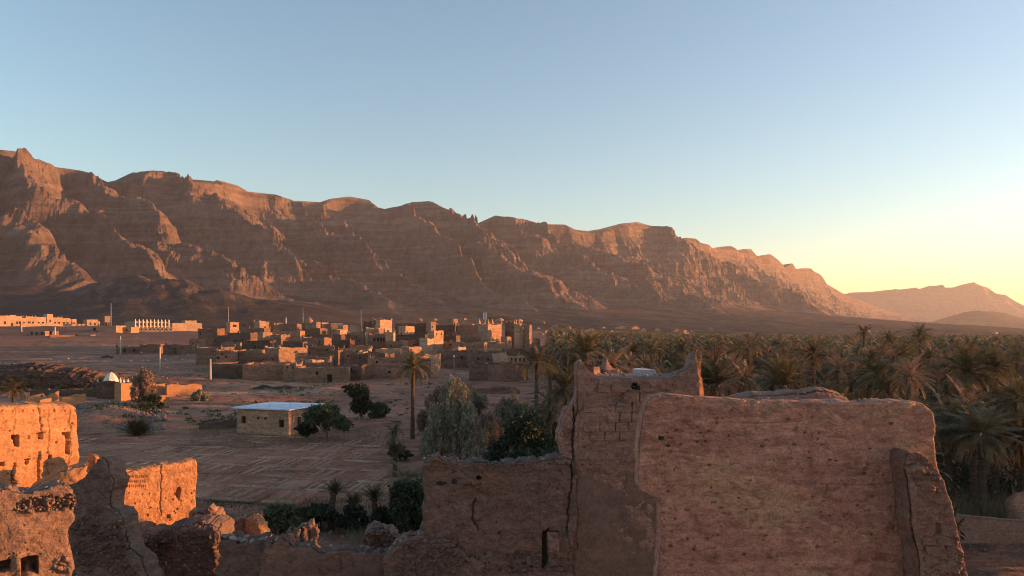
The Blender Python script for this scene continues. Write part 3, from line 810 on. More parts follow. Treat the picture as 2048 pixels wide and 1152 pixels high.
stub(508, 28, -18, 'black upright slab of broken wall with a lit orange right edge', [(493, 1038), (505, 1035), (513, 1036), (517, 1046)], [(493, 1038), (494, 1095)], [(517, 1046), (520, 1060), (524, 1075), (530, 1090), (530, 1100)], .45, M['wall_left'], seed=36, py=1110)
stub(605, 31, 12, 'ragged brown block of ruin with jagged pale top above the smooth low wall', [(577, 1064), (590, 1062), (602, 1056), (612, 1054), (622, 1052), (632, 1056), (635, 1068)], [(577, 1064), (578, 1100)], [(635, 1068), (635, 1110)], .6, M['wall_rough'], [('crack', [(603, 1058), (600, 1080), (604, 1100)], 3, .15), ('ell', 615, 1062, 622, 1080, .12)], seed=37, py=1115)
stub(755, 33, 6, 'dark rounded heap of collapsed earth left of the grey ruined wall', [(726, 1080), (735, 1066), (748, 1060), (765, 1058), (780, 1062), (795, 1072)], [(726, 1080), (722, 1110)], [(795, 1072), (800, 1110)], 1.0, M['wall_mid'], [('rubble', 726, 1058, 795, 1110, .12)], seed=38, py=1120, rnd=.15, rough=.1)
# smooth low walls along the bottom edge
stub(500, 21.5, 3, 'smooth dark low wall at the bottom edge topped with loose stones', [(436, 1078), (450, 1080), (475, 1086), (500, 1090), (528, 1086)], [(436, 1078), (438, 1160)], [(528, 1086), (530, 1160)], .7, M['wall_mid'], seed=41, nu=60, nv=50, rough=.025, st=46)
stub(620, 20.5, 4, 'smooth grey-brown low wall with a pale sloping top at the bottom edge', [(526, 1089), (545, 1084), (570, 1086), (600, 1093), (640, 1098), (700, 1101), (745, 1104), (778, 1108)], [(526, 1089), (526, 1160)], [(778, 1108), (790, 1120), (800, 1160)], .5, M['wall_mid'], [('bump', 600, 1120, 60, 30, .05), ('crack', [(680, 1108), (682, 1140)], 2, .05)], seed=42, nu=120, nv=50, rough=.025, st=12)
stub(850, 19.75, 4, 'rubble slope at the foot of the grey ruined wall', [(770, 1112), (790, 1095), (812, 1080), (835, 1072), (860, 1076), (900, 1086), (930, 1100), (960, 1118)], [(770, 1112), (768, 1160)], [(960, 1118), (975, 1160)], .6, M['wall_mid'], [('rubble', 775, 1072, 950, 1160, .06)], seed=43, nu=160, nv=70, rough=.05, name='rubble_slope', cat='rubble', st=90, rnd=.1, crumble=.09)

# --- grey ruined wall with the niche
w3 = Wall(1000, 20, 5)
top3 = [(846, 932), (850, 921), (862, 916), (874, 914), (884, 921), (905, 926), (935, 925), (970, 923), (1000, 925), (1030, 926), (1060, 925), (1085, 922), (1110, 918), (1135, 917), (1150, 918)]
left3 = [(846, 932), (849, 960), (848, 1000), (850, 1040), (844, 1065), (836, 1080), (830, 1110), (826, 1160)]
f3_ = [('ell', 873, 963, 887, 972, .16), ('rect', 885, 965, 893, 969, .08), ('ell', 904, 958, 913, 968, .12), ('ell', 953, 951, 963, 960, .30), ('crack', [(925, 973), (938, 970), (950, 973), (962, 969)], 2.2, .06),
       ('crack', [(950, 998), (946, 1015), (944, 1035), (950, 1050), (956, 1060)], 3.2, .10), ('rect', 1085, 1062, 1097, 1132, .42), ('rect', 1097, 1062, 1117, 1070, .2), ('bump', 1108, 1128, 12, 6, .08),
       ('crack', [(1144, 920), (1146, 950), (1140, 1000), (1136, 1030), (1134, 1060)], 2.8, .11), ('crack', [(1134, 1060), (1138, 1080), (1140, 1110)], 1.4, .04), ('step', 1080, 925, 1100, .025), ('step', 955, 945, 1160, -.02),
       ('ell', 996, 1062, 1001, 1068, .12), ('rubble', 1000, 1100, 1150, 1150, .05), ('rubble', 850, 916, 1140, 934, .05), ('bump', 873, 918, 9, 5, .08)]
f3_ += [('ell', x, y, x + 6, y + 4, .09) for x, y in [(rng.randint(880, 1080), rng.randint(1095, 1140)) for _ in range(9)]]
f3_ += [('ell', x, y, x + 3, y + 3, .05) for x, y in [(rng.randint(860, 1130), rng.randint(930, 1090)) for _ in range(40)]]
t3 = thing('ruined_wall', 'grey-brown ruined wall with a dark narrow niche and broken top, left of the tower', 'wall', (*w3.p0, 0))
wall_part(w3, t3, 'face', M['wall_mid'], top3, left3, [(1150, 918), (1151, 1160)], .6, zrow(20), f3_, nu=330, nv=190, rnd=.05, rough=.04, crumble=.05, seed=47, top_rough=.02, foot=4)
stones_on(t3, [tuple(np.array(p) - np.array(t3.location)) for p in crest_points(w3, top3, 44, .6)] + [tuple(np.array((*w3.xyz(np.float64(w3.uv(873, 916)[0]), np.float64(w3.uv(873, 916)[1]), np.float64(-.1)),)) - np.array(t3.location))], .02, .09)
wq = Wall(1107, 20.12, 5)
wall_part(wq, t3, 'niche_blocking', M['wall_rough'], [(1096, 1064), (1118, 1064)], [(1096, 1064), (1096, 1130)], [(1118, 1064), (1119, 1130)], .3, zrow(19.9, 1134), (), nu=20, nv=50, rnd=.05, rough=.05, crumble=.02, seed=49, lumps=.03, zfoot=zrow(19.9, 1136), foot=1)

# --- the tower
TY = 20.4
w4 = Wall(1270, TY, 3)
top4 = [(1128, 822), (1134, 815), (1146, 810), (1152, 792), (1153, 760), (1154, 740), (1155, 727), (1160, 722), (1166, 723), (1171, 733), (1179, 742), (1189, 749), (1197, 755), (1205, 757), (1250, 757), (1300, 757), (1344, 757), (1352, 753), (1360, 745), (1372, 741), (1382, 733), (1386, 716), (1391, 706), (1395, 716), (1399, 742)]
left4 = [(1128, 822), (1121, 845), (1116, 868), (1117, 885), (1122, 900), (1124, 915), (1122, 960), (1120, 1160)]
right4 = [(1399, 742), (1402, 770), (1404, 800), (1406, 900), (1408, 1160)]
f4_ = [('crack', [(1150, 800), (1147, 850), (1148, 880), (1146, 920)], 2.6, .14), ('crack', [(1200, 757), (1196, 775), (1186, 782)], 1.2, .03), ('crack', [(1152, 788), (1160, 830), (1156, 900)], 1.0, .03), ('crack', [(1281, 800), (1276, 830), (1281, 860)], 1.2, .03),
       ('crack', [(1205, 812), (1225, 830), (1222, 850)], 1.2, .03), ('crack', [(1270, 950), (1240, 952), (1200, 955)], 1.4, .025), ('rubble', 1118, 840, 1146, 900, .05), ('step', 1352, 745, 790, .02)]
f4_ += [('ell', x, y, x + 4, y + 3, .05) for x, y in [(rng.randint(1160, 1390), rng.randint(765, 930)) for _ in range(50)]]
t4 = thing('earth_tower', 'brown earth tower with corner horns and flat roof beside the big red wall', 'tower', (*w4.p0, 0))
wall_part(w4, t4, 'front_wall', M['wall_tower'], top4, left4, right4, .55, zrow(TY), f4_, nu=300, nv=240, rnd=.07, rough=.03, crumble=.018, seed=53, foot=4)
# earth blocks of the upper courses, each standing a little proud
bm_ = MB(); rr = random.Random(3)
bm_.box((0, 0, -.5), (1, 1, 1), jit=.07, rng=rr)
blk = bm_.mesh('earth_block'); blk.materials.append(M['wall_tower'])
for r, (ya, yb) in enumerate([(768, 784), (786, 803), (805, 823), (825, 843), (845, 862), (864, 880)]):
    x = 1166 + (r % 2) * 14
    while x < 1286:
        wpx = rr.randint(24, 34)
        if rr.random() < .75:
            sA, zA = w4.uv(x + 1.2, yb); sB, zB = w4.uv(min(x + wpx, 1300) - 1.2, ya)
            c = w4.xyz(np.float64((sA + sB) / 2), np.float64((zA + zB) / 2), np.float64(-.035)) - np.array(t4.location)
            link('earth_block', blk, None, t4, loc=tuple(map(float, c)), rotz=math.radians(3 + rr.uniform(-1.4, 1.4)), scale=(float(sB - sA), .16 + rr.uniform(-.03, .02), float(zB - zA)))
        x += wpx
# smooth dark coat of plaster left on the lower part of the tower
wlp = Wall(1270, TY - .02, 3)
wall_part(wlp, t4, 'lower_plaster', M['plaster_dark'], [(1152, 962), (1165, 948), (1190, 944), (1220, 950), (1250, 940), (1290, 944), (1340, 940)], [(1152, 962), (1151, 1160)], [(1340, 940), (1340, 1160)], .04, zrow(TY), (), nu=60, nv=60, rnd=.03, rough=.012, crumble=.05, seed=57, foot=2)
# side and back walls, roof
def quadwall(par, name, A, B, z0, ztops, thick, mat, seed):
    """straight wall from A to B with a top line given by (fraction, height) pairs"""
    A = np.array(A, float); B = np.array(B, float)
    w = Wall.__new__(Wall)
    L = np.linalg.norm(B - A); w.p0 = A; w.t = (B - A) / L; w.n = np.array([w.t[1], -w.t[0]])
    nu, nv = 70, 30
    u = np.linspace(0, 1, nu)
    T = np.interp(u, *zip(*ztops)) + .015 * fbm(u * L * 3, 0, seed=seed, octv=4)
    S = np.repeat((u * L)[None], nv, 0); Z = z0 + np.linspace(0, 1, nv)[:, None] * (T - z0)[None]
    V0 = w.xyz(S, Z, .02 * fbm(S * 2, Z * 2, seed=seed)); V1 = w.xyz(S, Z, -thick + .02 * fbm(S * 2, Z * 2, seed=seed + 1))
    i = np.arange(nv - 1)[:, None]; j = np.arange(nu - 1)[None]
    q = np.stack([i * nu + j, i * nu + j + 1, (i + 1) * nu + j + 1, (i + 1) * nu + j], -1).reshape(-1, 4)
    k = nu * nv
    jj = np.arange(nu - 1); a = (nv - 1) * nu + jj
    ii = np.arange(nv - 1) * nu
    qq = [q, q[:, ::-1] + k, np.stack([a, a + 1, a + 1 + k, a + k], -1), np.stack([ii + nu, ii, ii + k, ii + nu + k], -1), np.stack([ii + nu - 1, ii + 2 * nu - 1, ii + 2 * nu - 1 + k, ii + nu - 1 + k], -1)]
    me = mesh_np(name, np.concatenate([V0.reshape(-1, 3), V1.reshape(-1, 3)]) - np.array(par.location), np.concatenate(qq))
    return link(name, me, mat, par)
def fcorner(px):
    s_, _ = w4.uv(px, 760); p = w4.xyz(np.float64(s_), np.float64(0), np.float64(-.6)); return np.array([float(p[0]), float(p[1])])
FL, FR = fcorner(1158), fcorner(1400)
BL = np.array([(1168 - 1024) / FOC * (TY + 3.7), TY + 3.7]); BR = np.array([(1384 - 1024) / FOC * (TY + 4), TY + 4])
dback = (BL - FL) * .97
zr = EYE + (HOR - 753) / FOC * TY
quadwall(t4, 'side_wall', FR, BR, -.5, [(0, zr + .3), (.05, zr + .26), (.1, zr + .08), (.2, zr + .02), (.84, zr), (.9, zr + .03), (1, zr + .1)], .5, M['wall_tower'], 61)
quadwall(t4, 'side_wall', BL, FL, -.5, [(0, zr + .1), (.06, zr + .03), (.14, zr), (.86, zr), (.93, zr + .1), (1, zr + .3)], .5, M['wall_tower'], 63)
zb4 = EYE + (HOR - 747) / FOC * (TY + 3.8)
def zpy(py, Y=TY + 3.8): return EYE + (HOR - py) / FOC * Y
def fr(px):
    return ((px - 1024) / FOC * BL[1] - BL[0]) / (BR[0] - BL[0])
quadwall(t4, 'back_wall', BL, BR, -.5, [(0, zpy(752)), (fr(1194), zpy(752)), (fr(1197), zpy(738)), (fr(1200), zpy(737)), (fr(1203), zpy(752)), (fr(1204), zpy(746)), (fr(1208), zpy(736)), (fr(1212), zpy(716)), (fr(1214), zpy(711)), (fr(1217), zpy(724)), (fr(1224), zpy(733)), (fr(1230), zpy(737)), (fr(1240), zpy(738)), (fr(1243), zpy(750)), (fr(1250), zpy(751)), (1, zpy(751))], .45, M['wall_tower'], 65)
rb = MB()
c_ = [FL, FR, BR, BL]
ctr = sum(c_) / 4
cc = [p * .98 + ctr * .02 for p in c_]
rb.add([[*p, z] for z in (zr - .32, zr - .12) for p in cc], [[0, 3, 2, 1], [4, 5, 6, 7], [0, 1, 5, 4], [1, 2, 6, 5], [2, 3, 7, 6], [3, 0, 4, 7]])
rb.v = [v - np.array(t4.location) for v in rb.v]
rb.build('roof', M['coping'], t4)
stones_on(t4, [tuple(np.array([*(FL + (FR - FL) * rng.uniform(.15, .8) + dback * rng.uniform(.0, .9)), zr - .08]) - np.array(t4.location)) for _ in range(26)], .03, .08)
# thin horn fins on the right corner
for k, (x0, yt, dy) in enumerate([(1389, 722, 0.0), (1397, 703, .35)]):
    hb = MB()
    zt = EYE + (HOR - yt) / FOC * (TY + .3 + dy); cx = (x0 - 1024) / FOC * (TY + .3 + dy)
    for q in range(5):
        zz = zt - 1.25 + q * .25
        ww = [.34, .28, .17, .11, .06][q]
        hb.box((cx + q * .01, TY + .3 + dy + .1 * math.sin(q), zz), (ww * .5, ww, .27), rot=.3, taper=.8, jit=.012, rng=rr)
    hb.v = [v - np.array(t4.location) for v in hb.v]
    hb.build('corner_horn', M['wall_left'], t4)

# pale block on the tower's roof
wt_c = P(1288, 750, TY + 2.4)
wt = thing('concrete_block', 'pale grey rectangular tank block lying on the flat roof of the near tower', 'tank', (wt_c[0], wt_c[1], zr - .12))
kb = MB(); kb.box((0, 0, 0), (.56, .5, .19), rot=.12, jit=.008, rng=rr); kb.build('body', M['concrete'], wt)
kb = MB(); kb.box((-.06, 0, .192), (.40, .5, .02), rot=.12, jit=.008, rng=rr); kb.build('lid', M['paintwhite'], wt)
kb = MB(); kb.tube([(-.02, .1, .2), (-.02, .1, .27)], .012, 6); kb.build('pipe', M['metal'], wt)

# --- the big red wall
w5 = Wall(1560, 10, -2)
top5 = [(1291, 812), (1297, 802), (1306, 796), (1322, 794), (1345, 791), (1372, 793), (1400, 795), (1430, 797), (1460, 798), (1485, 801), (1510, 801), (1535, 804), (1570, 803), (1600, 804), (1640, 805), (1665, 807), (1700, 804), (1730, 806), (1770, 804), (1800, 802), (1830, 804), (1850, 809), (1862, 818), (1869, 831)]
left5 = [(1291, 812), (1288, 825), (1284, 835), (1283, 850), (1281, 880), (1279, 920), (1277, 950), (1275, 975), (1278, 983), (1296, 990), (1312, 996), (1321, 1003), (1323, 1040), (1321, 1070), (1318, 1100), (1316, 1160)]
right5 = [(1869, 831), (1871, 850), (1873, 880), (1878, 910), (1881, 945), (1883, 965), (1888, 990), (1893, 1020), (1895, 1060), (1896, 1160)]
f5_ = [('ell', x, y, x + rng.randint(4, 9), y + rng.randint(3, 6), rng.uniform(.02, .045)) for x, y in [(rng.randint(1300, 1800), rng.randint(830, 1130)) for _ in range(110)]]
f5_ += [('crack', [(1460, 845), (1520, 848), (1600, 843)], 2, .012), ('crack', [(1290, 900), (1360, 905), (1420, 915)], 2, .012), ('crack', [(1640, 968), (1720, 972), (1790, 966)], 2.2, .014), ('crack', [(1560, 1000), (1562, 1060), (1556, 1120)], 1.5, .01),
        ('rubble', 1322, 800, 1400, 860, .015), ('rubble', 1290, 985, 1330, 1150, .03), ('crack', [(1812, 905), (1808, 940), (1814, 1000), (1825, 1080), (1838, 1160)], 7, .06), ('bump', 1560, 940, 160, 60, .03), ('bump', 1700, 1060, 110, 60, .03)]
t5 = thing('red_earth_wall', 'big thick red-brown earth wall with ochre patches filling the right foreground', 'wall', (*w5.p0, 0))
wall_part(w5, t5, 'face', M['wall_big'], top5, left5, right5, .42, zrow(10), f5_, nu=420, nv=260, rnd=.035, rough=.010, crumble=.012, seed=71, top_rough=.014, foot=4)
w5b = Wall(1860, 9.45, -4)
top5b = [(1813, 935), (1815, 912), (1822, 905), (1838, 906), (1850, 910), (1860, 918), (1868, 930)]
right5b = [(1868, 930), (1878, 944), (1888, 962), (1894, 985), (1903, 1003), (1908, 1030), (1915, 1050), (1921, 1075), (1927, 1100), (1931, 1125), (1937, 1150), (1940, 1162)]
wall_part(w5b, t5, 'cross_wall', M['coping'], top5b, [(1813, 935), (1817, 960), (1820, 1000), (1826, 1050), (1834, 1100), (1840, 1160)], right5b, .5, zrow(9.45), [('rubble', 1825, 925, 1880, 1000, .04), ('rect', 1872, 1048, 1882, 1068, .06), ('rubble', 1850, 1080, 1925, 1150, .03)], nu=110, nv=200, rnd=.02, rough=.02, crumble=.014, seed=73, foot=4)
# adobe bricks showing in the broken end of the cross wall
ab = MB(); ab.box((0, 0, -.5), (1, 1, 1), jit=.09, rng=rr); ab = ab.mesh('adobe_brick'); ab.materials.append(M['coping'])
yy_ = 950
while yy_ < 1150:
    hpx = rr.randint(17, 24)
    lx = np.interp(yy_, [912, 960, 1050, 1160], [1826, 1832, 1840, 1852]); rx = np.interp(yy_, [930, 962, 1003, 1050, 1100, 1160], [1862, 1880, 1894, 1906, 1918, 1932])
    x = lx + rr.uniform(0, 8)
    while x < rx - 12:
        wpx = rr.uniform(26, 42)
        xe = min(x + wpx, rx - 2)
        if rr.random() < .62:
            sA, zA = w5b.uv(x + 1.5, yy_ + hpx - 2); sB, zB = w5b.uv(xe - 1.5, yy_ + 1)
            c = w5b.xyz(np.float64((sA + sB) / 2), np.float64((zA + zB) / 2), np.float64(-.055)) - np.array(t5.location)
            o = link('adobe_brick', ab, None, t5, loc=tuple(map(float, c)), rotz=math.radians(-4 + rr.uniform(-5, 5)), scale=(float(sB - sA), .15 + rr.uniform(-.015, .02), float(zB - zA)))
            o.rotation_euler[1] = rr.uniform(-.06, .06)
        x = xe
    yy_ += hpx
stones_on(t5, [tuple(np.array(p) - np.array(t5.location)) for p in crest_points(w5, top5, 60, .38, back=.03)], .006, .03)

w6 = Wall(1600, 13.5, 0)
top6 = [(1462, 802), (1500, 797), (1520, 791), (1545, 789), (1580, 789), (1610, 789), (1640, 784), (1665, 785), (1685, 788), (1697, 795), (1708, 803), (1716, 812)]
t6 = thing('crumbling_wall', 'low crumbling wall crest showing just over the top of the big red wall', 'wall', (*w6.p0, 0))
wall_part(w6, t6, 'face', M['coping'], top6, [(1462, 802), (1455, 840)], [(1716, 812), (1722, 840)], .7, zrow(13.5, 850), (), nu=140, nv=24, rnd=.12, rough=.03, crumble=.02, seed=81, foot=4)
stones_on(t6, [tuple(np.array(p) - np.array(t6.location)) for p in crest_points(w6, top6, 34, .6)], .01, .045)

# --- yard wall and boulder at the lower right
w7 = Wall(1970, 41, -6)
top7 = [(1880, 1033), (1905, 1034), (1940, 1036), (1975, 1040), (2010, 1043), (2050, 1046), (2140, 1050)]
t7 = thing('yard_wall', 'low yard wall capped with a row of upright bricks at the lower right edge', 'wall', (*w7.p0, 0))
wall_part(w7, t7, 'face', M['coping'], top7, [(1880, 1033), (1880, 1095)], [(2140, 1050), (2140, 1100)], .4, .9, [('crack', [(1905, 1060), (1960, 1064), (2048, 1066)], 1.5, .03)], nu=110, nv=24, rnd=.05, rough=.03, crumble=.02, seed=83, zfoot=.2, foot=2)
for k in range(30):
    px = 1884 + k * 8.4
    s_, z_ = w7.uv(px, np.interp(px, *zip(*top7)))
    c = w7.xyz(np.float64(s_), np.float64(z_ + .02), np.float64(-.2)) - np.array(t7.location)
    link('cap_brick', ab, None, t7, loc=tuple(map(float, c)), rotz=math.radians(-6 + rr.uniform(-8, 8)), scale=(.17, .34, .16 + rr.uniform(0, .05)))
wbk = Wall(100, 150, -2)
tbk = thing('earth_bank', 'long earth bank sloping down behind the white-domed shrine, coloured dark for its shade', 'bank', (*wbk.p0, 0))
wall_part(wbk, tbk, 'face', M['mud2'], [(-120, 744), (-40, 740), (30, 737), (80, 739), (130, 745), (170, 754), (205, 764), (240, 775)], [(-120, 744), (-130, 795)], [(240, 775), (262, 790)], 5, .2, [('rubble', 0, 742, 230, 780, .4)], nu=150, nv=30, rnd=2.0, rough=.35, crumble=.25, seed=87, zfoot=-.5, foot=2)  # dark mud on this face: the bank's shade is put into the colour
bl = MB(); u_ = np.linspace(0, 2 * np.pi, 33)[:-1]; v_ = np.linspace(-.5, 1, 14)
V_ = []
for vv_ in v_:
    rad_ = math.sqrt(max(0, 1 - vv_ ** 2)) if vv_ > 0 else 1.0 + vv_ * .05
    for uu_ in u_:
        k = 1 + .10 * float(vn(math.cos(uu_) * 2, math.sin(uu_) * 2, vv_ * 2, seed=5)) + .05 * float(vn(math.cos(uu_) * 6, math.sin(uu_) * 6, vv_ * 6, seed=6))
        V_.append((.95 * rad_ * math.cos(uu_) * k, .8 * rad_ * math.sin(uu_) * k, 1.0 * vv_ * k))
q_ = [[i * 32 + j, i * 32 + (j + 1) % 32, (i + 1) * 32 + (j + 1) % 32, (i + 1) * 32 + j] for i in range(13) for j in range(32)]
bl.add(V_, q_)
bp = P(2046, 1070, 44)
bl.build('clay_mound', M['wall_big'], smooth=True, label='rounded reddish clay mound behind the brick-capped yard wall at the right edge', category='mound').location = (bp[0], bp[1], 1.6)
# ------------------------------------------------------------------ the fields
field = link('field', None, loc=(-25, 56, 0), kind='structure')
fm = mud_mat('tilled_soil', (.33, .135, .075), (.39, .17, .10), (.46, .27, .175), s=.8, layer=0, pits=.3, pebb=.2, bstr=.8, bdist=.06, vary=.3)
fr_pale = mud_mat('dry_crusted_soil', (.44, .265, .175), (.49, .31, .21), (.40, .235, .155), s=1.2, layer=0, pits=.2, pebb=0, bstr=.7, bdist=.05, vary=.15)
fr_ = random.Random(21)
ang = math.radians(-13)
e1 = np.array([math.cos(ang), math.sin(ang)]); e2 = np.array([math.sin(math.radians(7)), math.cos(math.radians(7))])
def pxy(X, Y): return 1024 + FOC * X / Y, HOR + FOC * EYE / Y
nplot = 0
for r in range(-2, 9):
    x = -46.0 + fr_.uniform(-1, 1)
    rowh = 4.3
    while x < 34:
        wdt = fr_.uniform(2.6, 4.6)
        c = np.array([-25, 56.5]) + e1 * (x + wdt / 2) + e2 * (r * rowh)
        px, py = pxy(c[0], c[1])
        if 150 < px < 790 - max(0, py - 940) * .2 and 878 < py < 1000 and not (px > 770 and py > 900):
            mb = MB()
            hw, hh = (wdt - .45) / 2, (rowh - .5) / 2
            n = 9
            P_ = []
            ring_ = []
            for s_ in range(4):
                a, b2 = [(-1, -1), (1, -1), (1, 1), (-1, 1)][s_], [(1, -1), (1, 1), (-1, 1), (-1, -1)][s_]
                for k in range(n):
                    f = k / n
                    u, v = a[0] + (b2[0] - a[0]) * f, a[1] + (b2[1] - a[1]) * f
                    j = .09 * float(vn(c[0] + u * 2, c[1] + v * 2, seed=r))
                    ring_.append((u * hw + j, v * hh + j))
            m = len(ring_)
            h0 = .05 + fr_.uniform(0, .05)
            V = []
            for (sc, z) in ((1.04, -.25), (1.0, h0 + .03), (.93, h0 + .05), (.86, h0 - .02)):
                for (u, v) in ring_:
                    p = c + e1 * u * sc + e2 * v * sc
                    V.append((p[0] + 25, p[1] - 56, z + .012 * fr_.uniform(-1, 1)))
            V.append((c[0] + 25, c[1] - 56, h0 - .03))
            q = [[a * m + k, a * m + (k + 1) % m, (a + 1) * m + (k + 1) % m, (a + 1) * m + k] for a in range(3) for k in range(m)]
            t = [[3 * m + k, 3 * m + (k + 1) % m, 4 * m] for k in range(m)]
            mb.add(V, q, t)
            plot = mb.build('field_plot', fm, field, smooth=True)
            # dry crusted ridges left by the hoe
            mb = MB()
            if fr_.random() < .7:
                k = fr_.choice([2, 3])
                for i in range(1, k + 1):
                    u = -hw + 2 * hw * i / (k + 1)
                    p0 = c + e1 * u - e2 * hh * .8; p1 = c + e1 * u + e2 * hh * .8
                    mb.tube([(p0[0] + 25, p0[1] - 56, h0 - .03), ((p0[0] + p1[0]) / 2 + 25 + fr_.uniform(-.06, .06), (p0[1] + p1[1]) / 2 - 56, h0 - .02), (p1[0] + 25, p1[1] - 56, h0 - .03)], .17, 5)
            j0 = -hh if fr_.random() < .6 else hh
            for (ya, yb) in ((j0, j0),):
                p0 = c - e1 * hw * .95 + e2 * ya; p1 = c + e1 * hw * .95 + e2 * yb
                mb.tube([(p0[0] + 25, p0[1] - 56, h0 - .02), ((p0[0] + p1[0]) / 2 + 25, (p0[1] + p1[1]) / 2 - 56, h0), (p1[0] + 25, p1[1] - 56, h0 - .02)], .18, 5)
            mb.build('soil_ridge', fr_pale, plot, smooth=True)
            nplot += 1
        x += wdt
print('plots', nplot)

# ------------------------------------------------------------------ buildings
def face_grid(mb, A, B, z0, ztop, holes, seed, step=1.4, disp=.07, topn=.1, taper=None, ragged=0.0):
    """one outer wall face from A to B (left to right seen from outside) with real openings; returns opening frames"""
    A = np.array(A, float); B = np.array(B, float); L = np.linalg.norm(B - A); t = (B - A) / L
    nrm = np.array([t[1], -t[0]])
    h = ztop - z0
    ss = set(np.linspace(0, L, max(2, int(L / step)) + 1).round(4)); zs = set((np.linspace(0, 1, max(2, int(h / step)) + 1) * h).round(4))
    hs = []
    for (fs, fz, w, hh) in holes:
        cs, cz = fs * L, fz * h
        hs.append((cs - w / 2, cs + w / 2, cz - hh / 2, cz + hh / 2))
        ss |= {round(cs - w / 2, 4), round(cs + w / 2, 4)}; zs |= {round(cz - hh / 2, 4), round(cz + hh / 2, 4)}
    ss = sorted(x for x in ss if -1e-3 <= x <= L + 1e-3); zs = sorted(x for x in zs if -1e-3 <= x <= h + 1e-3)
    def tp(X, Y): return topn * float(fbm(X * .5, Y * .5, seed=seed, octv=3)) - ragged * abs(float(fbm(X * .35, Y * .35, seed=seed + 9, octv=3)))
    V = []
    for z in zs:
        for s in ss:
            X, Y = A + t * s
            Z = z0 + z + (z / h) ** 3 * tp(X, Y)
            V.append((X, Y, Z))
    V = np.array(V)
    if taper is not None:
        cx, cy, k = taper
        f = 1 - k * (V[:, 2] - z0) / h
        V[:, 0] = cx + (V[:, 0] - cx) * f; V[:, 1] = cy + (V[:, 1] - cy) * f
    d = disp
    V = V + np.stack([d * vn(V[:, 0] * .7, V[:, 1] * .7, V[:, 2] * .7, seed=seed + 1), d * vn(V[:, 0] * .7, V[:, 1] * .7, V[:, 2] * .7, seed=seed + 2), 0 * V[:, 0]], 1)
    n = len(ss)
    q = []
    for i in range(len(zs) - 1):
        for j in range(n - 1):
            cs, cz = (ss[j] + ss[j + 1]) / 2, (zs[i] + zs[i + 1]) / 2
            if any(a < cs < b and c < cz < e for a, b, c, e in hs):
                continue
            q.append([i * n + j, i * n + j + 1, (i + 1) * n + j + 1, (i + 1) * n + j])
    mb.add(V, q)
    frames = []
    def vert(s, z):
        return V[zs.index(min(zs, key=lambda k: abs(k - z))) * n + ss.index(min(ss, key=lambda k: abs(k - s)))]
    for (a, b, c, e) in hs:
        cor = [vert(a, c), vert(b, c), vert(b, e), vert(a, e)]
        inn = [p - np.array([nrm[0], nrm[1], 0]) * .35 for p in cor]
        mb.add(cor + inn, [[0, 4, 5, 1], [1, 5, 6, 2], [2, 6, 7, 3], [3, 7, 4, 0]])
        frames.append((inn, nrm))
    return V[-n:]

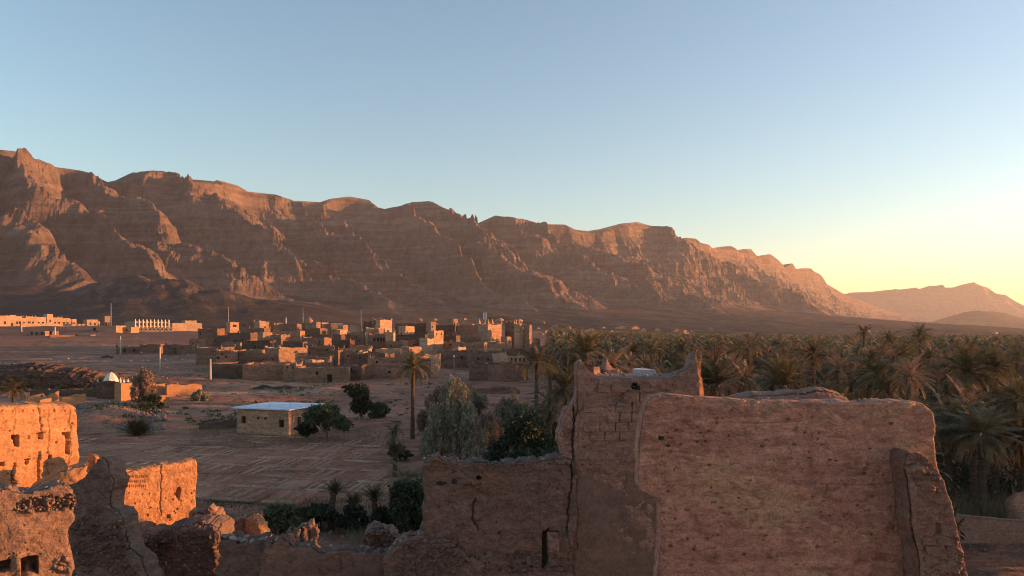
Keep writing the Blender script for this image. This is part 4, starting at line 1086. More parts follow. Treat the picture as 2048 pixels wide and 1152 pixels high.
UNIT = {}
def house(label, x0, x1, yt, Y, rot=0, depth=6, holes=(), rholes=(), mat='mud0', name='mud_house', cat='house', group=None, taper=0.0, parapet=.5, ragged=0.18, horns=None, base=None, topn=.2, doors=(), lholes=(), seed=None):
    seed = seed or int(x0 * 7 + yt)
    if 30 <= rot <= 46: rot += 13
    hr_ = random.Random(seed)
    if not holes and not rholes and Y > 150 and Y < 420 and depth > 3.5 and not any(w_ in label for w_ in ('blank', 'windowless', 'wall')):
        holes = [(hr_.uniform(.12, .85), hr_.uniform(.6, .85), hr_.uniform(.35, .7), hr_.uniform(.4, .9)) for _ in range(hr_.randint(1, 3))]
        holes = [h_ for i_, h_ in enumerate(holes) if all(abs(h_[0] - g_[0]) > .15 for g_ in holes[:i_])]
    w = Wall((x0 + x1) / 2, Y, rot)
    sA, _ = w.uv(x0, yt); sB, _ = w.uv(x1, yt)
    A = w.p0 + w.t * sA; B = w.p0 + w.t * sB
    bk = -w.n * depth
    C_, D = B + bk, A + bk
    ztop = EYE + (HOR - yt) / FOC * Y
    zb = min(G1(*A), G1(*B), G1(*C_), G1(*D)) - .6 if base is None else base
    ctr = (A + B + C_ + D) / 4
    root = thing(name, label, cat, (float(ctr[0]), float(ctr[1]), float(zb)), 0, group)
    tp_ = (ctr[0], ctr[1], taper)
    fr_all = []
    mb = MB()
    step = max(.9, Y / 180)
    rings = []
    dd = max(.05, .0004 * Y)
    allh = [list(holes) + [d for d in doors], list(rholes), [], list(lholes)]
    info = []
    for (a, b), hl in zip(((A, B), (B, C_), (C_, D), (D, A)), allh):
        rings.append(face_grid(mb, a, b, zb, ztop, hl, seed, step=step, taper=tp_, topn=topn, ragged=ragged, disp=dd))
    # inside of the parapet and the roof
    ring = np.concatenate([r[:-1] for r in rings])
    inn = ring.copy(); 
    cvec = ctr - ring[:, :2]; ln = np.linalg.norm(cvec, axis=1, keepdims=True)
    th = min(.45, .12 * depth + .1)
    inn[:, :2] += cvec / ln * th * 1.25
    low = inn.copy(); low[:, 2] = (ztop - parapet)
    m = len(ring)
    q = [[k, (k + 1) % m, m + (k + 1) % m, m + k] for k in range(m)] + [[m + k, m + (k + 1) % m, 2 * m + (k + 1) % m, 2 * m + k] for k in range(m)]
    V = np.concatenate([ring, inn, low, [[ctr[0], ctr[1], ztop - parapet + .05]]])
    mb.add(V, q, [[2 * m + k, 2 * m + (k + 1) % m, 3 * m] for k in range(m)])
    off = np.array([ctr[0], ctr[1], zb])
    mb.v = [v - off for v in mb.v]
    mb.build('walls', M[mat], root)
    # near-black boards in window and door openings, coloured as their unlit inside
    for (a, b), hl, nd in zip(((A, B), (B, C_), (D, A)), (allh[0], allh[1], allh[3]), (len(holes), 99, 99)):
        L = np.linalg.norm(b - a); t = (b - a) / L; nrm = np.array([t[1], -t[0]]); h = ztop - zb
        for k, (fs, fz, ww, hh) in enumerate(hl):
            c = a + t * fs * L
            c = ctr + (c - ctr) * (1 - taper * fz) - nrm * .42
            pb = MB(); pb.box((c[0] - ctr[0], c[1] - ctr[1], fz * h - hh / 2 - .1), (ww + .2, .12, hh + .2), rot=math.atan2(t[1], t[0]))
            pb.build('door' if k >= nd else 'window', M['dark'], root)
    if not horns and Y < 420 and depth > 4 and hr_.random() < .55:
        for p in (A, B, C_, D):
            if hr_.random() < .6:
                p = ctr + (p - ctr) * .95
                pb = MB(); z_ = hr_.uniform(.3, .8); pb.box((p[0] - ctr[0], p[1] - ctr[1], ztop - zb - .2), (hr_.uniform(.4, 1.0), hr_.uniform(.4, 1.0), z_ + .2), rot=math.atan2(w.t[1], w.t[0]), taper=.6, jit=.08, rng=hr_)
                pb.build('parapet_corner', M[mat], root)
    if horns:
        for (cx, cy) in ([(x, y) for x, y in horns] if not isinstance(horns, (int, float)) else ()):
            pass
        hh = horns
        for p in (A, B, C_, D):
            p = ctr + (p - ctr) * (1 - taper) * .93
            pb = MB(); s0 = min(1.3, depth * .22)
            for k in range(4):
                pb.box((p[0] - ctr[0], p[1] - ctr[1], ztop - zb - .15 + k * hh / 4), (s0 * (1 - .22 * k), s0 * (1 - .22 * k), hh / 4 + .04), rot=math.atan2(w.t[1], w.t[0]), taper=.8)
            pb.build('corner_horn', M[mat], root)
    return root, w, (A, B, C_, D), zb, ztop

W4 = [(.2, .6, .6, .8), (.4, .6, .6, .8), (.6, .6, .6, .8), (.8, .6, .6, .8)]
H = house
# front row of the old village
H('long windowless mud compound wall just right of the tall pale pole', 419, 487, 727, 176, -12, 12, mat='mud2', name='walled_compound', cat='compound')
H('reddish blank mud wall block at the centre of the front compound', 485, 567, 728, 172, 9, 13, mat='mud1', name='walled_compound', cat='compound')
H('narrow grey mud turret with two small openings between compound walls', 566, 592, 729, 169, 2, 6, [(.35, .86, .4, .4), (.75, .86, .4, .4)], mat='mud3', name='mud_turret', cat='turret')
H('low brown mud house with a single dark door facing the field', 590, 697, 734, 166, 5, 12, [], mat='mud0', doors=[(.645, .40, 1.1, 1.7)])
H('dark ragged mud outbuilding right of the house with the door', 696, 722, 730, 170, -10, 8, mat='mud2', ragged=.5)
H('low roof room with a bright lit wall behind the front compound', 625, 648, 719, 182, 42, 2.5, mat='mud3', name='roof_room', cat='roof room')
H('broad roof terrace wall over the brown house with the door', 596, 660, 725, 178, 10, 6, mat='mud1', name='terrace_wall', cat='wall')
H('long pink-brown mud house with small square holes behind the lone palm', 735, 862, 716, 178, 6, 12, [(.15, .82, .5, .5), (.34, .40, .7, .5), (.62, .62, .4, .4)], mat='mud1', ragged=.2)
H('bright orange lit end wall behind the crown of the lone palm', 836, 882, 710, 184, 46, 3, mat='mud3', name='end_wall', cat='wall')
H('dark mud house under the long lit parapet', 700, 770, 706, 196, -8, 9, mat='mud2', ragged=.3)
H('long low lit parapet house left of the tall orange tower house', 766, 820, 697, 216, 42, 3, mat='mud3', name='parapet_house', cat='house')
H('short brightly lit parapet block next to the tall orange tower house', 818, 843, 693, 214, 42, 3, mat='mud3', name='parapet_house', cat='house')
# second row
H('pinkish mud house with a bright lit band along its roof', 558, 615, 695, 206, 36, 7, [(.2, .35, .5, .8)], mat='mud3')
H('small mud house with three little windows left of the pinkish house', 519, 557, 707, 203, 2, 6, [(.2, .7, .4, .4), (.38, .7, .4, .4), (.7, .7, .4, .4)], rholes=[], mat='mud1')
H('blank brown mud house left of the house with three little windows', 478, 521, 699, 212, -6, 8, [(.1, .3, .8, 1.4)], mat='mud0', ragged=.4)
H('dark low mud house above the left end of the front compound', 440, 482, 704, 222, -10, 9, mat='mud2', ragged=.5)
H('brown mud house on the left shoulder of the village', 392, 442, 694, 236, -8, 9, mat='mud0', ragged=.3)
H('tall dark stair-like house ruin in the middle of the village', 655, 676, 697, 208, -5, 5, [(.5, .3, 1.2, 2.6)], mat='mud2', ragged=1.2)
H('wide grey mud house with a dark doorway near the village centre', 676, 735, 697, 213, 3, 9, [], mat='mud3', doors=[(.88, .4, 1.3, 2.4)])
H('small ruined room with a lit corner post in the village centre', 726, 736, 701, 200, 40, 2, mat='mud3', ragged=.5)
H('mud house with a row of four arched windows under its roof', 736, 772, 668, 262, 0, 8, [(.35, .80, .8, 1.3), (.55, .80, .8, 1.3), (.72, .80, .8, 1.3), (.88, .80, .8, 1.3)], mat='mud1')
H('pale windowless square turret beside the house with four windows', 772, 787, 664, 256, 2, 5, mat='mud3', name='mud_turret', cat='turret')
t_ = H('lower storey of the tall orange tower house pierced with small holes', 855, 886, 676, 238, 44, 3.2, [(.36, .66, .5, .6), (.72, .72, .5, .6), (.3, .12, .5, .5), (.55, .5, .3, .3)], mat='mud3', name='tower_house', cat='tower house')
H('tall bright orange tower house storey with two little windows', 868, 887, 661, 239.5, 44, 2.6, [(.28, .9, .45, .7), (.78, .9, .45, .7)], mat='mud3', name='tower_house', cat='tower house')
H('lit orange terrace wall at the foot of the tall tower house', 842, 882, 708, 228, 44, 2.6, mat='mud3', name='terrace_wall', cat='wall')
H('dark brown house directly right of the tall orange tower house', 887, 912, 671, 250, -8, 7, mat='mud2', ragged=.4)
H('broad dim mud house behind the lone lamp post', 905, 968, 684, 232, -4, 10, mat='mud0', ragged=.4)
H('small lit block of wall on a roof right of the tower house', 917, 932, 694, 222, 40, 2.5, mat='mud3', name='roof_room', cat='roof room')
H('purplish windowless house standing left of the ruined kasbah', 934, 962, 675, 268, 3, 7, mat='mud1')
# third row and skyline
K = dict(mat='mud2', ragged=.5)
H('dark rear house left of the village with broken roof edge', 455, 500, 665, 318, -6, 10, **K)
H('dark mud house under the small lit roof room', 497, 528, 656, 335, 0, 9, mat='mud0', ragged=.3)
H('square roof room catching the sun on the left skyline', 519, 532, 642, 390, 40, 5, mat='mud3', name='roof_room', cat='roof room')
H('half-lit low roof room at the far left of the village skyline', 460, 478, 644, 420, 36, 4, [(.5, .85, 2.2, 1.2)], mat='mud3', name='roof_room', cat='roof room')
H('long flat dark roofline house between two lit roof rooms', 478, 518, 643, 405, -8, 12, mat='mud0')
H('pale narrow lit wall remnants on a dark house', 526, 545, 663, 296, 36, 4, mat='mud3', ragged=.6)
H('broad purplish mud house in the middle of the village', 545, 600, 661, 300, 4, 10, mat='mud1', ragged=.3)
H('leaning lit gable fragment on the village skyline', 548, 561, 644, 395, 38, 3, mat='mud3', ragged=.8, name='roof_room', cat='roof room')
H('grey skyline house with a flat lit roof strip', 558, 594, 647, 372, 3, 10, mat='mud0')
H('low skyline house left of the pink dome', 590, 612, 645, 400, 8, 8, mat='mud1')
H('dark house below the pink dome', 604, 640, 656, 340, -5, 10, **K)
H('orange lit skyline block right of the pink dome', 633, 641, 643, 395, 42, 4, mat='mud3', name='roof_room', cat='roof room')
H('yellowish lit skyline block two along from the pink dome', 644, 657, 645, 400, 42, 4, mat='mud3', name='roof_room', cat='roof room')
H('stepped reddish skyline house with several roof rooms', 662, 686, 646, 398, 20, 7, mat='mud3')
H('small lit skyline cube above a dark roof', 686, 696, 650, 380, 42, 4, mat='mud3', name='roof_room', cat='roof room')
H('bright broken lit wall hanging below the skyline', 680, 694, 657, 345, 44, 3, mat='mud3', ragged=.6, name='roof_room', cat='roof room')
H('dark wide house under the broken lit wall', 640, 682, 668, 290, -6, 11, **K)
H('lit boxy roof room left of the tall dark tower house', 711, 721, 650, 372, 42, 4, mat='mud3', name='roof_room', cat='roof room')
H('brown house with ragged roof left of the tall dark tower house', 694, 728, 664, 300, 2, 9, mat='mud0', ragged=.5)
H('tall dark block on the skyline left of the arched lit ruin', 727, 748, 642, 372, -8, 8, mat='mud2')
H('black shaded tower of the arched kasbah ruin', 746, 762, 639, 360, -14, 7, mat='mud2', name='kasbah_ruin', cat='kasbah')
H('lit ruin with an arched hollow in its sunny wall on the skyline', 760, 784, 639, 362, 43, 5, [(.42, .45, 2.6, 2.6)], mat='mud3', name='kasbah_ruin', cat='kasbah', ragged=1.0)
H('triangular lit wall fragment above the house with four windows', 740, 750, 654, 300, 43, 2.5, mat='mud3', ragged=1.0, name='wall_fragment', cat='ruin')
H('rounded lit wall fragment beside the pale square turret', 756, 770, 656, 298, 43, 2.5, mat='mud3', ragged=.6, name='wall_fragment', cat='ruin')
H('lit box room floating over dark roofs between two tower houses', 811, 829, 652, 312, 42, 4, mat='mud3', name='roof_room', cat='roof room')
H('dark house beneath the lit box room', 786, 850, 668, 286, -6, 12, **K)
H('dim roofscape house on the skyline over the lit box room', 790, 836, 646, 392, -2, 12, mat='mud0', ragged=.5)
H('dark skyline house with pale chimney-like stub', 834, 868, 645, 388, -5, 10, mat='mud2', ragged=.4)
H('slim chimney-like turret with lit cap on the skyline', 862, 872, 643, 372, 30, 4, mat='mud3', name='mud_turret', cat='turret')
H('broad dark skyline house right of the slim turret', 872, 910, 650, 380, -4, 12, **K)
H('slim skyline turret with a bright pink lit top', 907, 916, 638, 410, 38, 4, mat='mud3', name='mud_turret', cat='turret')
H('wide brown skyline house left of the antenna', 914, 964, 649, 385, -3, 12, mat='mud1', ragged=.4)
H('dark brown house filling the gap behind the purplish house', 905, 945, 664, 300, 2, 9, mat='mud0', ragged=.5)
H('dark house with ragged top beyond the brown tower foot', 842, 872, 662, 305, 0, 8, mat='mud2', ragged=.5)
for (a_, b_, yt_, Y_, r_, m_, lab_) in [
    (566, 606, 681, 246, 3, 'mud2', 'dark house wedged behind the pinkish house with the lit roof band'), (604, 648, 674, 268, -6, 'mud1', 'brown house squeezed between two broad dark village houses'),
    (442, 480, 684, 262, -8, 'mud0', 'ragged brown house on the left flank of the village'), (484, 540, 680, 252, 4, 'mud2', 'dark house behind the house with three little windows'),
    (772, 806, 682, 248, -4, 'mud0', 'brown house tucked right of the pale square turret'), (622, 660, 690, 232, 5, 'mud0', 'sagging brown house left of the stair-like ruin'),
    (826, 856, 688, 246, -6, 'mud2', 'shadowed house hidden left of the tall orange tower house'), (800, 830, 680, 262, 8, 'mud1', 'brown house behind the short lit parapet block'),
    (886, 934, 700, 214, 4, 'mud1', 'low brown house in front of the dim broad house'), (676, 700, 680, 250, -8, 'mud2', 'dark narrow house above the wide grey one'),
    (612, 660, 712, 190, 6, 'mud0', 'low brown courtyard house behind the broad roof terrace'), (700, 738, 690, 228, 10, 'mud1', 'reddish house behind the grey house with the doorway'),
    (1060, 1100, 690, 240, -4, 'mud2', 'dark low house where the village meets the palms'), (432, 462, 700, 205, 6, 'mud1', 'small reddish house above the left compound'),
    (540, 562, 668, 284, -8, 'mud0', 'slim brown house in the crowded middle of the village'), (880, 906, 682, 242, 10, 'mud0', 'narrow brown house behind the tall orange tower house')]:
    H(lab_, a_, b_, yt_, Y_, r_, 8, mat=m_, ragged=.5)
# low earth walls round the field and across the waste ground
for (a_, b_, yt_, Y_, r_, lab_) in [(625, 792, 892, 80, 2, 'low earth wall along the top edge of the field'), (330, 470, 878, 85, -4, 'low broken earth wall left of the white-roofed house'), (470, 700, 802, 128, 5, 'long low earth wall behind the white-roofed house'),
    (330, 420, 812, 122, -8, 'low earth wall below the lit yard wall'), (660, 800, 820, 112, 3, 'low earth wall behind the tall bushy tree')]:
    H(lab_, a_, b_, yt_, Y_, r_, .7, mat='mud1', name='earth_wall', cat='wall', ragged=.5, base=-.4)
# the ruined kasbahs on the right of the village
H('black shaded house against the left side of the ruined kasbah', 962, 977, 652, 312, -14, 8, mat='mud2')
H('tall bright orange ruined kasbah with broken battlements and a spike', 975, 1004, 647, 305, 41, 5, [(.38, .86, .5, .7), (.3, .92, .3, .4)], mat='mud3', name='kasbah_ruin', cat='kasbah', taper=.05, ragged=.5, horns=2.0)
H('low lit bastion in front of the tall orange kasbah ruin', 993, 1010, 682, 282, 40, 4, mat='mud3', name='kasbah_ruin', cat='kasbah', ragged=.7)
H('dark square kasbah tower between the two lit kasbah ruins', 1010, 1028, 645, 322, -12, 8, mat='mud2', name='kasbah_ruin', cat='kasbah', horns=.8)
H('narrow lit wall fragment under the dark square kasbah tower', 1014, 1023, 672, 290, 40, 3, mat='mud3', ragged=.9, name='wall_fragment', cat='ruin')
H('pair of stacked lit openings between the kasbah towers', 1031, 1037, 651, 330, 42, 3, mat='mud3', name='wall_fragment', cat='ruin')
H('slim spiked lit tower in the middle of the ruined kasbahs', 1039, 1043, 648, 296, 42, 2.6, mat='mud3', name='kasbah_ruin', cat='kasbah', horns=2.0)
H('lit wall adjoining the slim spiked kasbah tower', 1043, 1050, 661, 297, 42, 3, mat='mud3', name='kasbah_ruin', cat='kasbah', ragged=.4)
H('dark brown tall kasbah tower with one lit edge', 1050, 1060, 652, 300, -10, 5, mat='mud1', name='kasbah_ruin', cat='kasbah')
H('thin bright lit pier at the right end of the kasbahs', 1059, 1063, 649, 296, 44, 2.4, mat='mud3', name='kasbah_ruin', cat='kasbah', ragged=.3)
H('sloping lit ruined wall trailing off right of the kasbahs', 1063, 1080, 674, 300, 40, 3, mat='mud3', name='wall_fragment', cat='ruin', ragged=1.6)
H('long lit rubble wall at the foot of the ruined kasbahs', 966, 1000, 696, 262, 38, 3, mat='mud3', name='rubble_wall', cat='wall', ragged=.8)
H('dark long terrace under the ruined kasbahs', 1004, 1076, 697, 255, -3, 9, mat='mud1', name='terrace_wall', cat='wall', ragged=.3)
H('wide flat-roofed dark house below the kasbahs', 942, 1010, 704, 210, -3, 10, mat='mud2')
H('small lit box on the flat roof below the kasbahs', 1001, 1014, 705, 206, 36, 3, mat='mud3', name='roof_room', cat='roof room')
H('low mud house with vertical pale posts below the kasbahs', 1016, 1054, 712, 200, 20, 6, [(.2, .8, .5, 1.0), (.42, .8, .5, 1.0), (.64, .8, .5, 1.0), (.85, .8, .5, 1.0)], mat='mud3')
H('large blank dark mud wall right of the tamarisks', 938, 1006, 727, 172, -8, 8, mat='mud2')
H('pinkish blank house wall partly hidden by the dark palms', 1005, 1056, 728, 171, 30, 6, mat='mud1')
H('slender dark ruined turret left of the far palms', 1094, 1106, 661, 300, -5, 4, mat='mud1', name='mud_turret', cat='turret', ragged=.6)
H('second slender dark ruined turret behind the palms', 1114, 1127, 663, 330, -5, 4, mat='mud1', name='mud_turret', cat='turret', ragged=.6)
# left of the village
H('low dark ruined room with two gaps on the stony plain', 232, 280, 693, 345, -6, 9, [(.35, .6, 1.4, 1.8), (.75, .6, 1.2, 1.6)], mat='mud2', ragged=.8)
H('reddish mud house on the stony plain left of the pale pole', 280, 318, 689, 340, 4, 9, mat='mud1')
H('dark mud house on the stony plain right of the pale pole', 326, 346, 690, 330, -10, 8, mat='mud2')
H('brown house with one tiny window beside the dark mud house', 345, 378, 690, 332, 6, 8, [(.6, .8, .6, .6)], mat='mud0')
H('mud house with a dark lean-to at the left edge of the village', 378, 398, 677, 350, 0, 8, mat='mud0', ragged=.4)
H('large mud house with rubble roof behind the village shoulder', 396, 428, 656, 420, -6, 12, [(.15, .7, .9, 1.2)], mat='mud1', ragged=.4)
H('wide brown house left of the large rubble-roofed house', 425, 458, 671, 330, 3, 10, mat='mud2', ragged=.4)
H('grey building shell with two dark windows on the far plain', 183, 232, 651, 640, -4, 14, [(.12, .5, 3, 3), (.2, .2, 2, 2)], mat='mud3')
H('low grey annex with two dark windows right of the grey building shell', 232, 262, 654, 650, -4, 12, [(.3, .55, 2, 2.4), (.7, .55, 2, 2.4)], mat='mud3')
H('pale square house with three windows on the far left plain', 60, 90, 662, 560, 2, 10, [(.12, .6, 1.6, 2), (.45, .6, 2, 2), (.8, .6, 2, 2)], mat='mud3')
H('dark garage-like block next to the three-windowed house', 90, 105, 662, 566, 0, 8, [(.5, .75, 4, 2)], mat='mud1')
H('long lit reddish yard wall on the far left plain', 100, 150, 670, 540, 30, 3, mat='mud1', name='yard_wall', cat='wall')
H('dim low wall right of the lit reddish yard wall', 150, 182, 669, 560, -2, 6, [(.1, .5, 2, 2)], mat='mud0', name='yard_wall', cat='wall')
H('pale strip of yard wall at the far left edge of the plain', -30, 62, 668, 560, 16, 4, mat='mud1', name='yard_wall', cat='wall', ragged=.8)
# the settlement catching the last sun at far left
for i_, (a, b, yt, rt, lab) in enumerate([
    (-20, 22, 631, 40, 'long sunlit building at the very left edge of the far settlement'), (20, 32, 630, 42, 'small pink sunlit block second from the left edge of the far settlement'),
    (30, 44, 632, 42, 'pale sunlit block with dark shade right of the small pink block'), (11, 29, 641, 40, 'low whitish garden building in front of the far settlement'),
    (42, 54, 636, 42, 'lower sunlit wing at the left end of the large orange complex'), (52, 72, 633, 42, 'bright orange wing with jagged roofline in the far complex'),
    (71, 92, 634, 42, 'middle orange wing left of the small tower of the far complex'), (94, 106, 628, 42, 'small square orange tower rising from the far complex'),
    (105, 124, 635, 42, 'orange wing right of the small tower of the far complex'), (123, 140, 636, 42, 'last tall orange wing of the far complex'),
    (139, 153, 638, 42, 'whitish arcade end at the right of the far complex'), (174, 196, 639, 44, 'isolated orange cube house with one door right of the far complex'),
    (195, 200, 643, 44, 'tiny pale shed on the right side of the isolated orange cube house')]):
    H(lab, a, b, yt, 735 + (a + b) / 2 * .42, rt, 8, [(.3, .4, 2.0, 2.6), (.7, .4, 2.0, 2.6)] if b - a > 13 else [(.5, .45, 1.6, 2.2)], mat='plaster', name='far_house', horns=1.2 if i_ in (5, 8) else None, group='houses of the far sunlit settlement')
H('long pale boundary wall in front of the far complex', 42, 172, 647, 705, 44, 3, mat='plaster', name='boundary_wall', cat='wall')
# water tower
r_ = thing('water_tower', 'cubic sunlit water tower standing alone on a dark base', 'water tower', (*P(214, 640, 720)[:2], G1(*P(214, 640, 720)[:2])))
zt = P(214, 632, 720)[2] - r_.location.z
mb = MB(); mb.box((0, 0, zt - 5.8), (4.6, 4.6, 5.8), rot=.7, taper=1.04); mb.box((0, 0, zt - 6.1), (5.2, 5.2, .5), rot=.7); mb.build('tank', M['plaster'], r_)
for sx in (-1, 1):
    for sy in (-1, 1):
        mb = MB(); mb.box((sx * 1.6, sy * 1.6, -1), (.6, .6, zt - 5), rot=.7); mb.build('leg', M['mud0'], r_)
mb = MB(); mb.box((0, 0, -1.5), (9, 9, 3.2), rot=.3, taper=.7); mb.build('base', M['mud2'], r_)

# hotel with the white columns
w = Wall(303, 745, 34)
hr, hw, (A, B, C_, D), zb, zt_ = H('long two-storey building with a row of white columns on the far plain', 270, 337, 643, 745, 46, 12, [((i + .5) / 9, .74, 1.8, 2.8) for i in range(9)] + [((i + .5) / 9, .40, 2.2, 2.4) for i in range(9)], mat='plaster', name='hotel', cat='hotel')
for i in range(10):
    p = A + (B - A) * i / 9 + hw.n * .7
    c = np.array([hr.location.x, hr.location.y])
    mb = MB(); mb.box((p[0] - c[0], p[1] - c[1], 0), (1.0, 1.0, zt_ - zb + 1.6), rot=math.radians(46), taper=.9); mb.box((p[0] - c[0], p[1] - c[1], zt_ - zb + 1.6), (.6, .6, .8), rot=.6, taper=.4)
    mb.build('column', M['white'], hr)
H('low arcaded wing under the columned hotel with small dark arches', 262, 345, 655, 728, 20, 5, [((i + .5) / 10, .62, 1.4, 1.6) for i in range(10)], mat='plaster', name='hotel_wing', cat='hotel wing')
H('white flat building on the slope right of the columned hotel', 370, 393, 641, 800, 34, 8, [(.5, .7, 5, 1.4)], mat='plaster', name='far_house')
H('long low white terrace under the white flat building', 345, 404, 646, 780, 30, 8, mat='plaster', name='far_terrace', cat='terrace')
H('small annex left of the columned hotel', 256, 270, 645, 750, 34, 8, [(.5, .6, 2, 2)], mat='plaster', name='far_house')

# pink dome
p = P(619, 650, 400)
r_ = thing('domed_shrine', 'pink round dome on a square drum on the village skyline', 'shrine', (p[0], p[1], G1(p[0], p[1])))
z0 = P(619, 647, 400)[2] - r_.location.z
mb = MB(); mb.box((0, 0, -1), (4.4, 4.4, z0 + 1), rot=.3); mb.build('drum', M['mud3'], r_)
mb = MB(); n = 16
prof = [(2.0, 0), (2.05, .7), (1.85, 1.5), (1.4, 2.3), (.8, 2.9), (.25, 3.2), (.08, 3.8)]
V = [(r * math.cos(2 * math.pi * k / n), r * math.sin(2 * math.pi * k / n), z0 + z) for r, z in prof for k in range(n)]
mb.add(V, [[i * n + k, i * n + (k + 1) % n, (i + 1) * n + (k + 1) % n, (i + 1) * n + k] for i in range(len(prof) - 1) for k in range(n)])
mb.build('dome', M['mud3'], r_, smooth=True)

# white-domed shrine in its ruined yard
YS = 134
p = P(222, 765, YS)
r_ = thing('white_dome_shrine', 'whitewashed pointed dome on a low mud base among ruined walls', 'shrine', (p[0], p[1], 0))
z0 = P(222, 766, YS)[2]; H_ = P(222, 744, YS)[2] - z0
mb = MB(); mb.box((0, 0, -.5), (3.6, 3.2, z0 + .5), rot=.15); mb.build('base', M['mud0'], r_)
n = 8
prof = [(1.30, 0), (1.30, .12), (1.12, .42), (.78, .70), (.42, .88), (.10, 1.0)]
mb = MB()
V = [(r * math.cos(2 * math.pi * (k + .3) / n), r * math.sin(2 * math.pi * (k + .3) / n), z0 + z * H_) for r, z in prof for k in range(n)] + [(0, 0, z0 + H_)]
mb.add(V, [[i * n + k, i * n + (k + 1) % n, (i + 1) * n + (k + 1) % n, (i + 1) * n + k] for i in range(5) for k in range(n)], [[5 * n + k, 5 * n + (k + 1) % n, 6 * n] for k in range(n)])
mb.build('dome', M['white'], r_)
for (dx, dy) in ((-1.7, -1.2), (1.2, -1.5)):
    mb = MB(); mb.box((dx, dy, z0 - .1), (.35, .3, .9), rot=.5, taper=.25); mb.build('merlon', M['white'], r_)
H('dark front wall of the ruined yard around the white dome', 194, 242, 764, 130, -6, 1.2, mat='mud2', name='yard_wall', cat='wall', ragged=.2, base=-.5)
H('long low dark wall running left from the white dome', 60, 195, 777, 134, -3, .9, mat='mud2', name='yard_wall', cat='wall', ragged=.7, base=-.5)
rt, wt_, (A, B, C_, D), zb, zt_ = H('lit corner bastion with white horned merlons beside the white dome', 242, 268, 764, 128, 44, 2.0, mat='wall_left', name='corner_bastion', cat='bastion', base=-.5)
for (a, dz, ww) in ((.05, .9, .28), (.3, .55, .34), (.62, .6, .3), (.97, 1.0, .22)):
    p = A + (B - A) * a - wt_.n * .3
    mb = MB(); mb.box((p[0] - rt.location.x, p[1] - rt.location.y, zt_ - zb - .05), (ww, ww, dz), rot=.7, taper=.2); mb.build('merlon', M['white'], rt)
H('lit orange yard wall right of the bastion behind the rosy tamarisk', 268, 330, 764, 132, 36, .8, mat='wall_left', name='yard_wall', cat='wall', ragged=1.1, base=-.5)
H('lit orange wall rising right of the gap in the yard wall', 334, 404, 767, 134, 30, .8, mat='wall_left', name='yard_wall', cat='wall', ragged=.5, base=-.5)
H('low lit stub of wall at the foot of the yard wall', 316, 338, 791, 124, 30, .8, mat='wall_left', name='wall_stub', cat='ruin', ragged=.6, base=-.5)
H('rounded lit wall lump beside the rubble heap', 124, 172, 788, 112, 38, 1.0, mat='wall_left', name='wall_stub', cat='ruin', ragged=.6, base=-.5)
H('small lit broken pillar above the slotted orange wall', 80, 103, 795, 100, 38, .9, mat='wall_left', name='wall_stub', cat='ruin', ragged=.5, base=-.5)
H('low lit ragged wall left of the small broken pillar', 53, 92, 788, 112, 38, .8, mat='wall_left', name='wall_stub', cat='ruin', ragged=.8, base=-.5)
H('upright lit fragment left of the rounded wall lump', 99, 118, 781, 118, 36, .8, mat='wall_left', name='wall_stub', cat='ruin', ragged=.9, base=-.5)

# the flat white-roofed house by the field
YH = 88
w = Wall(530, YH, 2)
rt, wt_, (A, B, C_, D), zb, zt_ = H('square mud house with a flat white roof beside the field', 474, 577, 818, YH - .5, -19, 6.6, [(.13, .62, .62, .85), (.86, .55, .72, .9)], rholes=[(.32, .60, .75, .95)], mat='mud3', name='white_roofed_house', cat='house', parapet=.1, topn=.02)
for (a, z) in ((.42, .66), (.56, .66)):
    p = A + (B - A) * a + wt_.n * .02
    mb = MB(); mb.box((p[0] - rt.location.x, p[1] - rt.location.y, (zt_ - zb) * z), (.22, .08, .26), rot=math.radians(-19)); mb.build('vent', M['dark'], rt)
mb = MB()
c0 = np.array([rt.location.x, rt.location.y])
cs = [p + (p - (A + B + C_ + D) / 4) * .13 for p in (A, B, C_, D)]
mb.add([[*(p - c0), zt_ - zb + z] for z in (-.02, .12) for p in cs], [[0, 3, 2, 1], [4, 5, 6, 7], [0, 1, 5, 4], [1, 2, 6, 5], [2, 3, 7, 6], [3, 0, 4, 7]])
mb.build('roof', M['roofwhite'], rt)
for a, b2 in ((.1, .1), (.3, .15), (.5, .2), (.7, .5), (.9, .2), (.95, .8)):
    p = A + (B - A) * a + (D - A) * b2 - c0
    mb = MB(); mb.tube([(p[0], p[1], zt_ - zb + .1), (p[0], p[1], zt_ - zb + .1 + .4)], .025, 5); mb.build('rebar', M['metal'], rt)
# dark low wall left of it and bank walls
H('dark low stone wall left of the white-roofed house', 398, 470, 838, 93, 4, 1.0, mat='mud2', name='stone_wall', cat='wall', ragged=.9, base=-.4)
H('dark earth bank wall behind the white-roofed house', 505, 640, 773, 148, -4, 3.0, mat='mud2', name='bank_wall', cat='wall', ragged=.5, base=-.4)
H('low earth wall behind the bushes right of the white-roofed house', 640, 730, 778, 146, 3, 2.0, mat='mud2', name='bank_wall', cat='wall', ragged=.5, base=-.4)
H('low ruined wall across the ground right of the lone palm', 900, 1040, 775, 140, 3, 1.5, mat='mud0', name='bank_wall', cat='wall', ragged=.8, base=-.4)

